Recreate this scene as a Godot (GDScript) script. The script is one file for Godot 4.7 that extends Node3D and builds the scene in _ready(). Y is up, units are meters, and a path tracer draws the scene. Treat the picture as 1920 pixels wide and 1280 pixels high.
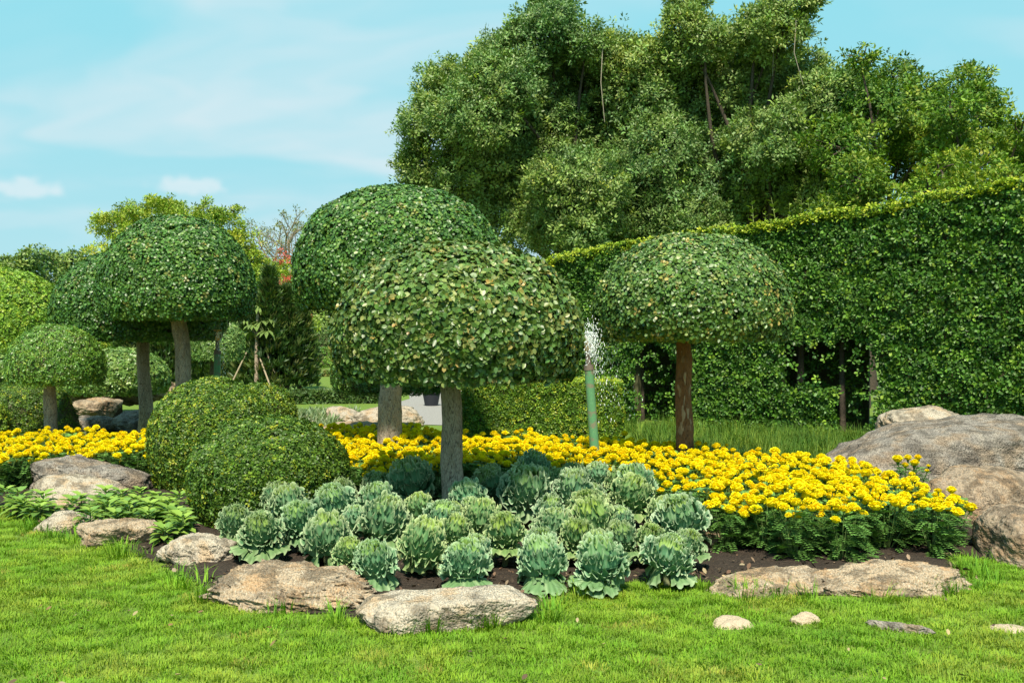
extends Node3D
# A clipped garden: mushroom-shaped topiary, marigolds, ornamental kale, boulders, lawn, hedge and trees.

var rng := RandomNumberGenerator.new()
var used := {}
var bump := FastNoiseLite.new()
var M := {}
var LAWN := PackedVector2Array([Vector2(-7.02, -9.08), Vector2(-4.49, -8.23), Vector2(-4.01, -7.72), Vector2(-3.35, -7.18), Vector2(-2.44, -6.4), Vector2(-1.93, -5.72), Vector2(-1.46, -5.36), Vector2(-0.94, -5.17), Vector2(-0.37, -4.98), Vector2(0.18, -5.21), Vector2(0.25, -5.52), Vector2(0.75, -5.92), Vector2(1.16, -5.95), Vector2(1.41, -5.63), Vector2(2.03, -5.58), Vector2(2.93, -5.87), Vector2(3.1, -6.6), Vector2(3.5, -6.4), Vector2(4.6, -6.5)])
var BED := PackedVector2Array()
var MARIGOLD_MAIN := PackedVector2Array([Vector2(1.42, -6.7), Vector2(1.85, -6.48), Vector2(2.5, -6.48), Vector2(3.15, -6.55), Vector2(3.38, -7.1), Vector2(3.25, -7.9), Vector2(3.35, -8.6), Vector2(3.0, -9.25), Vector2(1.95, -10.2), Vector2(1.35, -10.95), Vector2(0.25, -11.2), Vector2(-0.55, -11.2), Vector2(-1.27, -12.4), Vector2(-2.5, -12.4), Vector2(-1.75, -9.3), Vector2(-1.16, -8.25), Vector2(-0.55, -8.5), Vector2(0.15, -9.1), Vector2(0.72, -8.75), Vector2(1.18, -8.0)])
var MARIGOLD_SIDE := PackedVector2Array([Vector2(-5.0, -8.6), Vector2(-4.75, -9.4), Vector2(-3.75, -9.75), Vector2(-4.2, -11.7), Vector2(-6.5, -11.6), Vector2(-5.4, -8.9)])
# x, z, height of the head's middle, radius
var KALE := [[-0.84, -5.72, 0.18, 0.135], [-0.29, -5.72, 0.18, 0.154], [0.55, -5.74, 0.17, 0.165], [0.18, -5.77, 0.17, 0.156], [0.97, -5.85, 0.18, 0.165], [-0.57, -6.02, 0.22, 0.158], [-1.22, -6.19, 0.21, 0.168], [-0.05, -6.28, 0.24, 0.143], [-1.71, -6.37, 0.22, 0.15], [0.29, -6.48, 0.23, 0.147], [0.56, -6.55, 0.25, 0.185], [-0.89, -6.57, 0.25, 0.18], [-1.95, -6.6, 0.24, 0.131], [-1.5, -6.62, 0.25, 0.15], [1.19, -6.62, 0.26, 0.19], [-0.5, -6.67, 0.24, 0.15], [-0.22, -6.7, 0.24, 0.148], [-0.69, -6.97, 0.26, 0.139], [-1.66, -6.95, 0.3, 0.15], [-1.33, -7.02, 0.28, 0.175], [0.56, -7.02, 0.26, 0.16], [-1.03, -7.19, 0.27, 0.163], [0.92, -7.19, 0.32, 0.185], [-0.34, -7.3, 0.28, 0.15], [-1.83, -7.3, 0.3, 0.13], [0.11, -7.5, 0.31, 0.2], [0.5, -7.55, 0.3, 0.172], [-1.38, -7.62, 0.28, 0.12], [-0.2, -7.75, 0.3, 0.165], [1.03, -7.75, 0.32, 0.17], [-1.14, -7.8, 0.29, 0.125], [-0.84, -7.75, 0.33, 0.19], [-0.03, -8.1, 0.31, 0.138], [0.4, -8.2, 0.32, 0.141], [0.93, -8.15, 0.34, 0.142], [-0.2, -8.5, 0.33, 0.144], [0.76, -8.45, 0.34, 0.158], [0.57, -8.62, 0.33, 0.14], [-0.83, -8.3, 0.36, 0.151], [0.2, -8.8, 0.37, 0.165]]


func _ready():
	# ---- camera
	var cam := Camera3D.new()
	cam.name = "camera"
	cam.fov = 39.96
	cam.position = Vector3(0, 1.6, 0)
	cam.rotation_degrees = Vector3(-0.651, 0, 0)
	cam.near = 0.1
	cam.far = 900.0
	add_child(cam)
	cam.current = true
	# ---- sky, exposure
	var env := Environment.new()
	env.background_mode = Environment.BG_SKY
	env.tonemap_mode = Environment.TONE_MAPPER_LINEAR
	env.tonemap_exposure = 2.3
	env.sdfgi_enabled = true
	env.ssao_enabled = true
	env.ssil_enabled = true
	var sky := Sky.new()
	var pan := PanoramaSkyMaterial.new()
	pan.panorama = ImageTexture.create_from_image(sky_image())
	sky.sky_material = pan
	env.sky = sky
	var we := WorldEnvironment.new()
	we.name = "environment"
	we.environment = env
	add_child(we)
	# ---- sun: high in a thin haze, behind the camera
	var sun := DirectionalLight3D.new()
	sun.name = "sun"
	sun.light_energy = 1.15
	sun.light_color = Color(1.0, 0.955, 0.87)
	sun.light_angular_distance = 5.0
	sun.shadow_enabled = true
	add_child(sun)
	sun.look_at_from_position(Vector3(-0.4, 11, 7.5), Vector3.ZERO)

	rng.seed = 7
	bump.seed = 3
	bump.frequency = 1.0
	bump.fractal_octaves = 3
	build_materials()
	build_ground()
	build_hedges()
	build_trees()
	build_topiary()
	build_rocks()
	build_kale()
	build_marigolds()
	build_bedding()
	build_fittings()
	build_grass()


# ---------------------------------------------------------------- helpers
func numbered(called: String) -> String:
	var k: int = used.get(called, 0)
	used[called] = k + 1
	return called if k == 0 else "%s_%03d" % [called, k]

func tag(o: Node, label := "", category := "", group := "", kind := ""):
	if label: o.set_meta("label", label)
	if category: o.set_meta("category", category)
	if group: o.set_meta("group", group)
	if kind: o.set_meta("kind", kind)
	return o

func thing(called: String, at: Vector3, label := "", category := "", group := "") -> Node3D:
	var o := Node3D.new()
	o.name = numbered(called)
	add_child(o)
	o.position = at
	tag(o, label, category, group)
	return o

func part(called: String, mesh: Mesh, mat: Material, parent: Node) -> MeshInstance3D:
	var o := MeshInstance3D.new()
	o.name = numbered(called) if parent == self else called
	o.mesh = mesh
	o.material_override = mat
	parent.add_child(o, true)
	return o

func scatter(called: String, mesh: Mesh, mat: Material, places: Array, tints: Array, parent: Node) -> MultiMeshInstance3D:
	var mm := MultiMesh.new()
	mm.transform_format = MultiMesh.TRANSFORM_3D
	mm.use_colors = true
	mm.mesh = mesh
	mm.instance_count = places.size()
	for i in places.size():
		mm.set_instance_transform(i, places[i])
		mm.set_instance_color(i, tints[i])
	var o := MultiMeshInstance3D.new()
	o.name = numbered(called) if parent == self else called
	o.multimesh = mm
	o.material_override = mat
	parent.add_child(o, true)
	o.set_meta("kind", "stuff")
	return o

func r(a: float, b: float) -> float:
	return rng.randf_range(a, b)

func rdir() -> Vector3:
	var y := r(-1, 1)
	var a := r(0, TAU)
	var q := sqrt(1 - y * y)
	return Vector3(cos(a) * q, y, sin(a) * q)

# a basis whose y axis is n, turned at random about it
func on(n: Vector3, scale := 1.0, turn := -1.0) -> Basis:
	var y := n.normalized()
	var x := y.cross(Vector3.FORWARD if absf(y.z) < 0.9 else Vector3.RIGHT).normalized()
	var b := Basis(x, y, x.cross(y))
	return (b * Basis(Vector3.UP, r(0, TAU) if turn < 0 else turn)).scaled_local(Vector3.ONE * scale)

func lin(c: Color) -> Color:
	return c.linear_to_srgb()

func vary(c: Color, amount: float) -> Color:
	var k := 1.0 + r(-amount, amount)
	return Color(c.r * k * (1 + r(-amount, amount) * 0.5), c.g * k, c.b * k * (1 + r(-amount, amount) * 0.5))

func leaf_tone(c: Color, amount: float) -> Color:
	var k := vary(c, amount)
	return Color(k.r * 1.5, k.g * 1.62, k.b * 0.85)

func pick(list: Array):
	return list[rng.randi() % list.size()]


# ---------------------------------------------------------------- mesh builder
class Mb:
	var v := PackedVector3Array()
	var n := PackedVector3Array()
	var c := PackedColorArray()
	var i := PackedInt32Array()

	func leaf(t: Transform3D, length: float, width: float, fold: float, bend: float, col: Color):
		# eight triangles, rounded oval with a folded midrib; lies along +z, faces +y
		var s := v.size()
		var rows := [[0.3, 0.86], [0.68, 0.9]]
		v.append(t * Vector3.ZERO)
		for q in rows:
			var z: float = q[0] * length
			var w: float = q[1] * width * 0.5
			var y: float = -bend * q[0] * q[0] * length
			v.append(t * Vector3(-w, y + fold * w, z))
			v.append(t * Vector3(0, y, z))
			v.append(t * Vector3(w, y + fold * w, z))
		v.append(t * Vector3(0, -bend * length, length))
		var up := t.basis.y.normalized()
		var side := t.basis.x.normalized()
		for k in 8:
			var sx := 0.0
			if k in [1, 4]: sx = fold * 0.7
			if k in [3, 6]: sx = -fold * 0.7
			n.append((up + side * sx).normalized())
			c.append(col)
		for f in [[0, 1, 2], [0, 2, 3], [1, 4, 5], [1, 5, 2], [2, 5, 6], [2, 6, 3], [4, 7, 5], [5, 7, 6]]:
			i.append_array([s + f[0], s + f[2], s + f[1]])

	func blade(t: Transform3D, length: float, width: float, col: Color):
		# two triangles, a small pointed leaf
		var s := v.size()
		v.append_array([t * Vector3.ZERO, t * Vector3(-width * 0.5, width * 0.12, length * 0.45), t * Vector3(0, 0, length), t * Vector3(width * 0.5, width * 0.12, length * 0.45)])
		var up := t.basis.y.normalized()
		for k in 4:
			n.append(up)
			c.append(col)
		i.append_array([s, s + 2, s + 1, s, s + 3, s + 2])

	func grass(at: Vector3, dir: Vector3, lean: float, length: float, width: float, col: Color):
		var s := v.size()
		var side := dir.cross(Vector3.UP).normalized() * width * 0.5
		var mid := at + Vector3.UP * length * 0.55 + dir * lean * length * 0.35
		var tip := at + Vector3.UP * length * (1.0 - lean * 0.35) + dir * lean * length
		v.append_array([at - side, at + side, mid - side * 0.8, mid + side * 0.8, tip])
		var up := (Vector3.UP * 0.7 - dir * 0.5).normalized()
		for k in 5:
			n.append(up)
			c.append(col)
		i.append_array([s, s + 2, s + 1, s + 1, s + 2, s + 3, s + 2, s + 4, s + 3])

	func tube(pts: Array, radii: Array, sides: int, col: Color, noise: FastNoiseLite = null, amount := 0.0, caps := true):
		var s := v.size()
		for k in pts.size():
			var a: Vector3 = pts[maxi(k - 1, 0)]
			var b: Vector3 = pts[mini(k + 1, pts.size() - 1)]
			var d := (b - a).normalized()
			var x := d.cross(Vector3.FORWARD if absf(d.z) < 0.9 else Vector3.RIGHT).normalized()
			var y := x.cross(d)
			for j in sides:
				var an := TAU * j / sides
				var out := x * cos(an) + y * sin(an)
				var rr: float = radii[k]
				if noise: rr *= 1.0 + amount * noise.get_noise_3dv((pts[k] + out * rr) * Vector3(6, 2.2, 6))
				v.append(pts[k] + out * rr)
				n.append(out)
				c.append(col)
		for k in pts.size() - 1:
			for j in sides:
				var p := s + k * sides + j
				var q := s + k * sides + (j + 1) % sides
				i.append_array([p, q, p + sides, q, q + sides, p + sides])
		if caps:
			for e in [0, pts.size() - 1]:
				var m := v.size()
				v.append(pts[e])
				n.append(((pts[e] - pts[absi(e - 1)]) as Vector3).normalized())
				c.append(col)
				for j in sides:
					var p: int = s + e * sides + j
					var q: int = s + e * sides + (j + 1) % sides
					i.append_array([m, q, p] if e == 0 else [m, p, q])

	func box(t: Transform3D, half: Vector3, col: Color):
		for a in 3:
			for sg in [-1.0, 1.0]:
				var d := Vector3.ZERO
				d[a] = sg
				var p := Vector3.ZERO
				p[(a + 1) % 3] = 1
				var q := d.cross(p)
				var s := v.size()
				for e in [[-1, -1], [1, -1], [1, 1], [-1, 1]]:
					v.append(t * ((d + p * e[0] + q * e[1]) * half))
					n.append((t.basis * d).normalized())
					c.append(col)
				i.append_array([s, s + 2, s + 1, s, s + 3, s + 2])

	# a closed grid of (rows + 1) x cols points round the y axis, smooth normals
	func wrap(points: PackedVector3Array, rows: int, cols: int, col: Color):
		var s := v.size()
		var acc := PackedVector3Array()
		acc.resize(points.size())
		var tri := PackedInt32Array()
		for a in rows:
			for b in cols:
				var p := a * cols + b
				var q := a * cols + (b + 1) % cols
				for f in [[p, q, p + cols], [q, q + cols, p + cols]]:
					var nn: Vector3 = (points[f[2]] - points[f[0]]).cross(points[f[1]] - points[f[0]])
					for e in f:
						acc[e] += nn
					tri.append_array([s + f[0], s + f[1], s + f[2]])
		var mid := Vector3.ZERO
		for p in points: mid += p
		mid /= points.size()
		for k in points.size():
			v.append(points[k])
			var nn := acc[k].normalized() if acc[k].length_squared() > 0 else (points[k] - mid).normalized()
			n.append(nn)
			c.append(col)
		i.append_array(tri)

	func make() -> ArrayMesh:
		var a := []
		a.resize(Mesh.ARRAY_MAX)
		a[Mesh.ARRAY_VERTEX] = v
		a[Mesh.ARRAY_NORMAL] = n
		a[Mesh.ARRAY_COLOR] = c
		a[Mesh.ARRAY_INDEX] = i
		var m := ArrayMesh.new()
		m.add_surface_from_arrays(Mesh.PRIMITIVE_TRIANGLES, a)
		return m


# ---------------------------------------------------------------- sky
func sky_image() -> Image:
	var w := 2048
	var h := 1024
	var im := Image.create(w, h, false, Image.FORMAT_RGBF)
	im.fill(Color(0.12, 0.16, 0.08))
	var a := FastNoiseLite.new()
	a.seed = 21
	a.frequency = 1.0
	a.fractal_octaves = 5
	var b := FastNoiseLite.new()
	b.seed = 5
	b.frequency = 1.0
	b.fractal_octaves = 4
	var top := Color(0.1, 0.315, 0.375)
	var low := Color(0.225, 0.345, 0.372)
	var cloud := Color(0.33, 0.372, 0.392)
	# small cumulus: azimuth, height in degrees, width, height
	var puffs := [[-27.4, 7.6, 2.3, 0.75], [-18.9, 8.2, 2.4, 0.8], [-49.0, 7.2, 3.2, 1.0], [44.0, 6.5, 3.0, 0.9], [78.0, 8.0, 3.4, 1.1], [-96.0, 7.0, 3.0, 1.0], [135.0, 7.5, 3.2, 1.0], [-150.0, 8.0, 3.0, 1.0]]
	for j in 540:
		var el := (0.5 - (j + 0.5) / h) * PI
		var se := sin(el)
		var ce := cos(el)
		var t := clampf(pow(maxf(1.0 - maxf(se, 0.0), 0.0), 3.4), 0, 1)
		var base := top.lerp(low, t)
		var eld := rad_to_deg(el)
		for k in w:
			var az := wrapf((k + 0.5) / w * TAU, -PI, PI)
			var x := sin(az) * ce
			var z := -cos(az) * ce
			var q := 1.0 / (maxf(se, 0.0) + 0.22)
			var p := Vector3(x * q * 0.75, 0, z * q * 1.5)
			var wob := b.get_noise_3dv(p * 0.9) * 0.7
			var f := a.get_noise_3d(p.x + wob, wob * 0.5, p.z + wob * 0.6)
			var g := b.get_noise_3d(p.x * 0.35 + 7.0, 3.0, p.z * 0.35)
			var m := smoothstep(-0.25, 0.6, f * 0.75 + g * 0.5) * 0.75
			var cc := base.lerp(cloud, m)
			if eld > 4.0 and eld < 12.0:
				var azd := rad_to_deg(az)
				for u in puffs:
					var dx: float = (azd - u[0]) / u[2]
					var dy: float = (eld - u[1]) / u[3]
					if absf(dx) < 1.6 and absf(dy) < 1.8:
						var e := 1.0 - dx * dx - (dy * dy if dy > 0 else dy * dy * 2.6) + 0.75 * b.get_noise_3d(azd * 0.9, eld * 1.3, 4.0)
						cc = cc.lerp(Color(0.43, 0.415, 0.42), smoothstep(0.0, 0.85, e) * 0.42)
			im.set_pixel(k, j, cc)
	return im


# ---------------------------------------------------------------- materials
func noise_bytes(size: int, sd: int, freq: float, oct := 4, ridged := false) -> PackedByteArray:
	var nz := FastNoiseLite.new()
	nz.seed = sd
	nz.frequency = freq
	nz.fractal_octaves = oct
	if ridged: nz.fractal_type = FastNoiseLite.FRACTAL_RIDGED
	var im := nz.get_seamless_image(size, size)
	im.convert(Image.FORMAT_L8)
	return im.get_data()

func tex_mix(size: int, layers: Array, base: Color) -> ImageTexture:
	# layers: [bytes, from, to, colour, share]; each lays its colour where the noise is over the range
	var im := Image.create(size, size, false, Image.FORMAT_RGB8)
	for k in size * size:
		var cc := base
		for l in layers:
			var m: float = smoothstep(l[1], l[2], l[0][k] / 255.0) * l[4]
			cc = cc.lerp(l[3], m)
		im.set_pixel(k % size, k / size, cc.linear_to_srgb())
	return ImageTexture.create_from_image(im)

func tex_bytes(size: int, bytes: PackedByteArray) -> ImageTexture:
	return ImageTexture.create_from_image(Image.create_from_data(size, size, false, Image.FORMAT_L8, bytes))

func leafy(rough: float, back: Color, spec := 0.5) -> StandardMaterial3D:
	var m := StandardMaterial3D.new()
	m.vertex_color_use_as_albedo = true
	m.roughness = rough
	m.metallic_specular = spec
	m.cull_mode = BaseMaterial3D.CULL_DISABLED
	m.backlight_enabled = true
	m.backlight = lin(back)
	return m

func matte(c: Color, rough := 0.9) -> StandardMaterial3D:
	var m := StandardMaterial3D.new()
	m.albedo_color = lin(c)
	m.roughness = rough
	m.metallic_specular = 0.3
	return m

func grained(albedo: Texture2D, relief: Texture2D, scale: float, depth: float, rough := 0.92) -> StandardMaterial3D:
	var m := StandardMaterial3D.new()
	m.albedo_texture = albedo
	m.roughness = rough
	m.metallic_specular = 0.3
	m.uv1_triplanar = true
	m.uv1_world_triplanar = true
	m.uv1_scale = Vector3.ONE * scale
	if relief:
		m.heightmap_enabled = true
		m.heightmap_texture = relief
		m.heightmap_scale = depth
	return m

func build_materials():
	var S := 512
	var n1 := noise_bytes(S, 1, 0.012, 5)
	var n2 := noise_bytes(S, 2, 0.045, 4)
	var n3 := noise_bytes(S, 3, 0.11, 3)
	var n4 := noise_bytes(S, 4, 0.02, 4, true)
	var n5 := noise_bytes(S, 9, 0.16, 2)
	var rel := PackedByteArray()
	rel.resize(S * S)
	for k in S * S:
		rel[k] = clampi(int(n1[k] * 0.35 + n2[k] * 0.3 + n3[k] * 0.2 + (255 - n4[k]) * 0.15), 0, 255)
	var rt := tex_bytes(S, rel)
	var tan_rock := tex_mix(S, [[n2, 0.35, 0.7, Color(0.40, 0.29, 0.185), 0.7], [n1, 0.5, 0.75, Color(0.27, 0.2, 0.14), 0.7], [n4, 0.72, 0.9, Color(0.13, 0.1, 0.075), 0.75], [n3, 0.52, 0.66, Color(0.085, 0.075, 0.06), 0.8], [n5, 0.56, 0.68, Color(0.55, 0.5, 0.4), 0.6]], Color(0.34, 0.245, 0.155))
	var pale_rock := tex_mix(S, [[n2, 0.35, 0.7, Color(0.43, 0.36, 0.27), 0.7], [n1, 0.55, 0.75, Color(0.36, 0.27, 0.17), 0.6], [n3, 0.5, 0.64, Color(0.11, 0.1, 0.085), 0.8], [n4, 0.8, 0.95, Color(0.15, 0.12, 0.09), 0.6], [n5, 0.56, 0.68, Color(0.58, 0.54, 0.47), 0.6]], Color(0.39, 0.33, 0.25))
	var brown_rock := tex_mix(S, [[n1, 0.35, 0.65, Color(0.34, 0.25, 0.17), 0.8], [n2, 0.45, 0.7, Color(0.14, 0.11, 0.085), 0.7], [n3, 0.5, 0.64, Color(0.08, 0.067, 0.055), 0.7], [n5, 0.55, 0.68, Color(0.42, 0.36, 0.28), 0.6]], Color(0.27, 0.195, 0.132))
	M.brown = grained(brown_rock, rt, 0.9, 5.0)
	var beige_rock := tex_mix(S, [[n2, 0.4, 0.7, Color(0.46, 0.35, 0.24), 0.7], [n4, 0.8, 0.92, Color(0.2, 0.15, 0.1), 0.7], [n5, 0.58, 0.7, Color(0.56, 0.47, 0.36), 0.6]], Color(0.42, 0.33, 0.235))
	M.beige = grained(beige_rock, rt, 2.2, 3.0)
	var grey_rock := tex_mix(S, [[n1, 0.35, 0.65, Color(0.3, 0.26, 0.215), 0.8], [n2, 0.45, 0.7, Color(0.1, 0.088, 0.078), 0.75], [n3, 0.48, 0.6, Color(0.07, 0.062, 0.056), 0.8], [n5, 0.54, 0.66, Color(0.4, 0.37, 0.32), 0.6], [n4, 0.82, 0.95, Color(0.2, 0.15, 0.1), 0.5]], Color(0.19, 0.168, 0.15))
	M.tan = grained(tan_rock, rt, 0.95, 5.0)
	M.pale = grained(pale_rock, rt, 1.1, 5.0)
	M.grey = grained(grey_rock, rt, 0.8, 6.0)
	var bark := tex_mix(S, [[n1, 0.4, 0.7, Color(0.32, 0.24, 0.165), 0.9], [n4, 0.68, 0.82, Color(0.07, 0.05, 0.036), 0.85], [n3, 0.56, 0.68, Color(0.12, 0.09, 0.06), 0.75], [n5, 0.58, 0.7, Color(0.55, 0.48, 0.39), 0.55]], Color(0.43, 0.34, 0.25))
	for m in [M.tan, M.pale, M.grey, M.brown]: m.vertex_color_use_as_albedo = true
	M.bark = grained(bark, rt, 1.0, 5.0)
	M.bark.uv1_scale = Vector3(1.7, 0.42, 1.7)
	var brown := tex_mix(S, [[n1, 0.4, 0.7, Color(0.2, 0.095, 0.045), 0.9], [n4, 0.7, 0.88, Color(0.05, 0.027, 0.016), 0.8], [n3, 0.6, 0.72, Color(0.09, 0.045, 0.025), 0.6], [n1, 0.72, 0.76, Color(0.5, 0.4, 0.28), 0.8]], Color(0.25, 0.125, 0.06))
	M.brown_bark = grained(brown, rt, 1.0, 5.0)
	M.brown_bark.uv1_scale = Vector3(1.7, 0.36, 1.7)
	var dark_bark := tex_mix(S, [[n2, 0.4, 0.7, Color(0.1, 0.08, 0.06), 0.9], [n4, 0.7, 0.9, Color(0.03, 0.024, 0.02), 0.8]], Color(0.07, 0.056, 0.043))
	M.dark_bark = grained(dark_bark, rt, 0.8, 2.0)
	var soil := tex_mix(S, [[n2, 0.45, 0.7, Color(0.055, 0.04, 0.03), 0.8], [n3, 0.55, 0.75, Color(0.022, 0.017, 0.014), 0.9], [n5, 0.72, 0.85, Color(0.19, 0.14, 0.09), 0.6]], Color(0.036, 0.027, 0.021))
	M.soil = grained(soil, rt, 1.4, 4.0)
	var turf := tex_mix(S, [[n1, 0.35, 0.7, Color(0.14, 0.2, 0.03), 0.8], [n3, 0.45, 0.65, Color(0.075, 0.13, 0.02), 0.7], [n5, 0.55, 0.7, Color(0.2, 0.24, 0.06), 0.5]], Color(0.11, 0.19, 0.025))
	M.turf = grained(turf, rt, 0.6, 3.0)
	var gravel := tex_mix(S, [[n3, 0.4, 0.7, Color(0.33, 0.315, 0.3), 0.8], [n5, 0.55, 0.75, Color(0.15, 0.14, 0.135), 0.7]], Color(0.25, 0.24, 0.23))
	M.gravel = grained(gravel, rt, 2.0, 1.0)
	M.glossy_leaf = leafy(0.42, Color(0.22, 0.25, 0.06), 0.5)
	M.tree_leaf = leafy(0.5, Color(0.4, 0.46, 0.16), 0.45)
	M.small_leaf = leafy(0.5, Color(0.3, 0.34, 0.08), 0.45)
	M.airy_leaf = leafy(0.55, Color(0.45, 0.5, 0.12), 0.4)
	M.grass = leafy(0.55, Color(0.4, 0.46, 0.08), 0.35)
	M.kale = leafy(0.6, Color(0.12, 0.16, 0.1), 0.35)
	M.petal = leafy(0.65, Color(0.5, 0.4, 0.02), 0.3)
	M.marigold_leaf = leafy(0.5, Color(0.2, 0.25, 0.06), 0.45)
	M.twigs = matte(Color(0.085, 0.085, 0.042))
	M.plain = StandardMaterial3D.new()
	M.plain.vertex_color_use_as_albedo = true
	M.plain.roughness = 0.8


# ---------------------------------------------------------------- ground
func sheet(poly: PackedVector2Array, y: float) -> ArrayMesh:
	var mb := Mb.new()
	for p in poly:
		mb.v.append(Vector3(p.x, y, p.y))
		mb.n.append(Vector3.UP)
		mb.c.append(Color.WHITE)
	var t := Geometry2D.triangulate_polygon(poly)
	for k in range(0, t.size(), 3):
		var a := poly[t[k]]
		var b := poly[t[k + 1]]
		var c := poly[t[k + 2]]
		if (b - a).cross(c - a) > 0: mb.i.append_array([t[k], t[k + 1], t[k + 2]])
		else: mb.i.append_array([t[k], t[k + 2], t[k + 1]])
	return mb.make()

func build_ground():
	BED = LAWN.duplicate()
	BED.append_array([Vector2(5.4, -8.2), Vector2(5.2, -10.9), Vector2(2.6, -10.6), Vector2(1.7, -11.5), Vector2(-0.6, -11.8), Vector2(-1.2, -12.9), Vector2(-2.8, -12.9), Vector2(-3.6, -12.4), Vector2(-7.6, -12.4), Vector2(-7.9, -9.6)])
	var lawn := part("lawn", sheet(PackedVector2Array([Vector2(-400, 40), Vector2(400, 40), Vector2(400, -500), Vector2(-400, -500)]), 0.0), M.turf, self)
	tag(lawn, "", "", "", "structure")
	# the soil is a shallow mound of clods
	var mb := Mb.new()
	var x0 := -8.0
	var z0 := -13.0
	var step := 0.075
	var nx := 182
	var nz := 112
	var inside := {}
	for a in nx:
		for b in nz:
			var p := Vector2(x0 + a * step, z0 + b * step)
			if Geometry2D.is_point_in_polygon(p, BED):
				var edge := 1e9
				for e in BED.size():
					edge = minf(edge, Geometry2D.get_closest_point_to_segment(p, BED[e], BED[(e + 1) % BED.size()]).distance_to(p))
				var y := 0.006 + 0.03 * smoothstep(0.0, 0.35, edge) + 0.022 * smoothstep(0.0, 0.15, edge) * (bump.get_noise_2d(p.x * 7, p.y * 7) + 0.6 * bump.get_noise_2d(p.x * 17, p.y * 17))
				inside[Vector2i(a, b)] = mb.v.size()
				mb.v.append(Vector3(p.x, maxf(y, 0.005), p.y))
				mb.n.append(Vector3.ZERO)
				mb.c.append(Color.WHITE)
	for k in inside:
		var p: int = inside[k]
		if inside.has(k + Vector2i(1, 0)) and inside.has(k + Vector2i(0, 1)) and inside.has(k + Vector2i(1, 1)):
			var q: int = inside[k + Vector2i(1, 0)]
			var s: int = inside[k + Vector2i(0, 1)]
			var t: int = inside[k + Vector2i(1, 1)]
			for f in [[p, q, t], [p, t, s]]:
				mb.i.append_array(f)
				var nn: Vector3 = -(mb.v[f[1]] - mb.v[f[0]]).cross(mb.v[f[2]] - mb.v[f[0]])
				for e in f: mb.n[e] += nn
	for k in mb.n.size():
		mb.n[k] = mb.n[k].normalized() if mb.n[k].length_squared() > 0 else Vector3.UP
	tag(part("flower_bed_ground", mb.make(), M.soil, self), "", "", "", "structure")
	tag(part("path", sheet(PackedVector2Array([Vector2(-3.2, -16.4), Vector2(-0.3, -15.6), Vector2(0.2, -17.5), Vector2(-0.5, -24), Vector2(-2.0, -30), Vector2(-3.4, -30), Vector2(-2.4, -22), Vector2(-2.9, -18.4)]), 0.008), M.gravel, self), "", "", "", "structure")


# ---------------------------------------------------------------- leaf clumps
func clump(count: int, length: float, width: float, spread: float, round_leaf: bool, tilt0: float, tilt1: float, sd: int) -> ArrayMesh:
	# leaves round a short shoot that points along +y
	rng.seed = sd
	var mb := Mb.new()
	for k in count:
		var an := k * 2.4 + r(-0.5, 0.5)
		var tilt := r(tilt0, tilt1)  # 0 lies flat outwards, 1 stands up
		var out := Vector3(cos(an), 0, sin(an))
		var z := (out * cos(tilt) + Vector3.UP * sin(tilt)).normalized()
		var y := (Vector3.UP * cos(tilt) - out * sin(tilt)).normalized()
		var bas := Basis(y.cross(z), y, z) * Basis(Vector3(0, 0, 1), r(-0.6, 0.6))
		var at := out * r(0, spread) + Vector3.UP * r(-spread * 0.6, spread * 0.4)
		var kk := r(0.72, 1.2)
		var col := Color(kk * r(0.9, 1.15), kk, kk * r(0.85, 1.1))
		var L := length * r(0.75, 1.15)
		if round_leaf: mb.leaf(Transform3D(bas, at), L, width * r(0.8, 1.1), r(0.1, 0.45), r(0.0, 0.35), col)
		else: mb.blade(Transform3D(bas, at), L, width * r(0.8, 1.1), col)
	return mb.make()

# the profile of a clipped crown: list of [radius, height], top to bottom rim
func dome_profile(R: float, y0: float, y1: float, y2: float, tuck: float, p := 2.15) -> Array:
	var out := []
	for k in 25:
		var t := k / 24.0 * PI * 0.5
		out.append([R * pow(sin(t), 2.0 / p), y1 + (y2 - y1) * pow(cos(t), 2.0 / p)])
	for k in range(1, 9):
		var t := k / 8.0
		out.append([R * (1.0 - tuck * t * t), lerpf(y1, y0, t)])
	return out

func dome_core(prof: Array, k: float, sd: float) -> ArrayMesh:
	var pts := PackedVector3Array()
	var rows := prof.size()
	var cols := 28
	var cy: float = (prof[0][1] + prof[-1][1]) * 0.5
	for a in rows + 1:
		var q = prof[mini(a, rows - 1)]
		for b in cols:
			var an := TAU * b / cols
			var rad: float = 0.001 if a == rows else q[0] * k
			pts.append(Vector3(cos(an) * rad, cy + (q[1] - cy) * k, sin(an) * rad))
	var mb := Mb.new()
	mb.wrap(pts, rows, cols, Color.WHITE)
	return mb.make()

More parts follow.
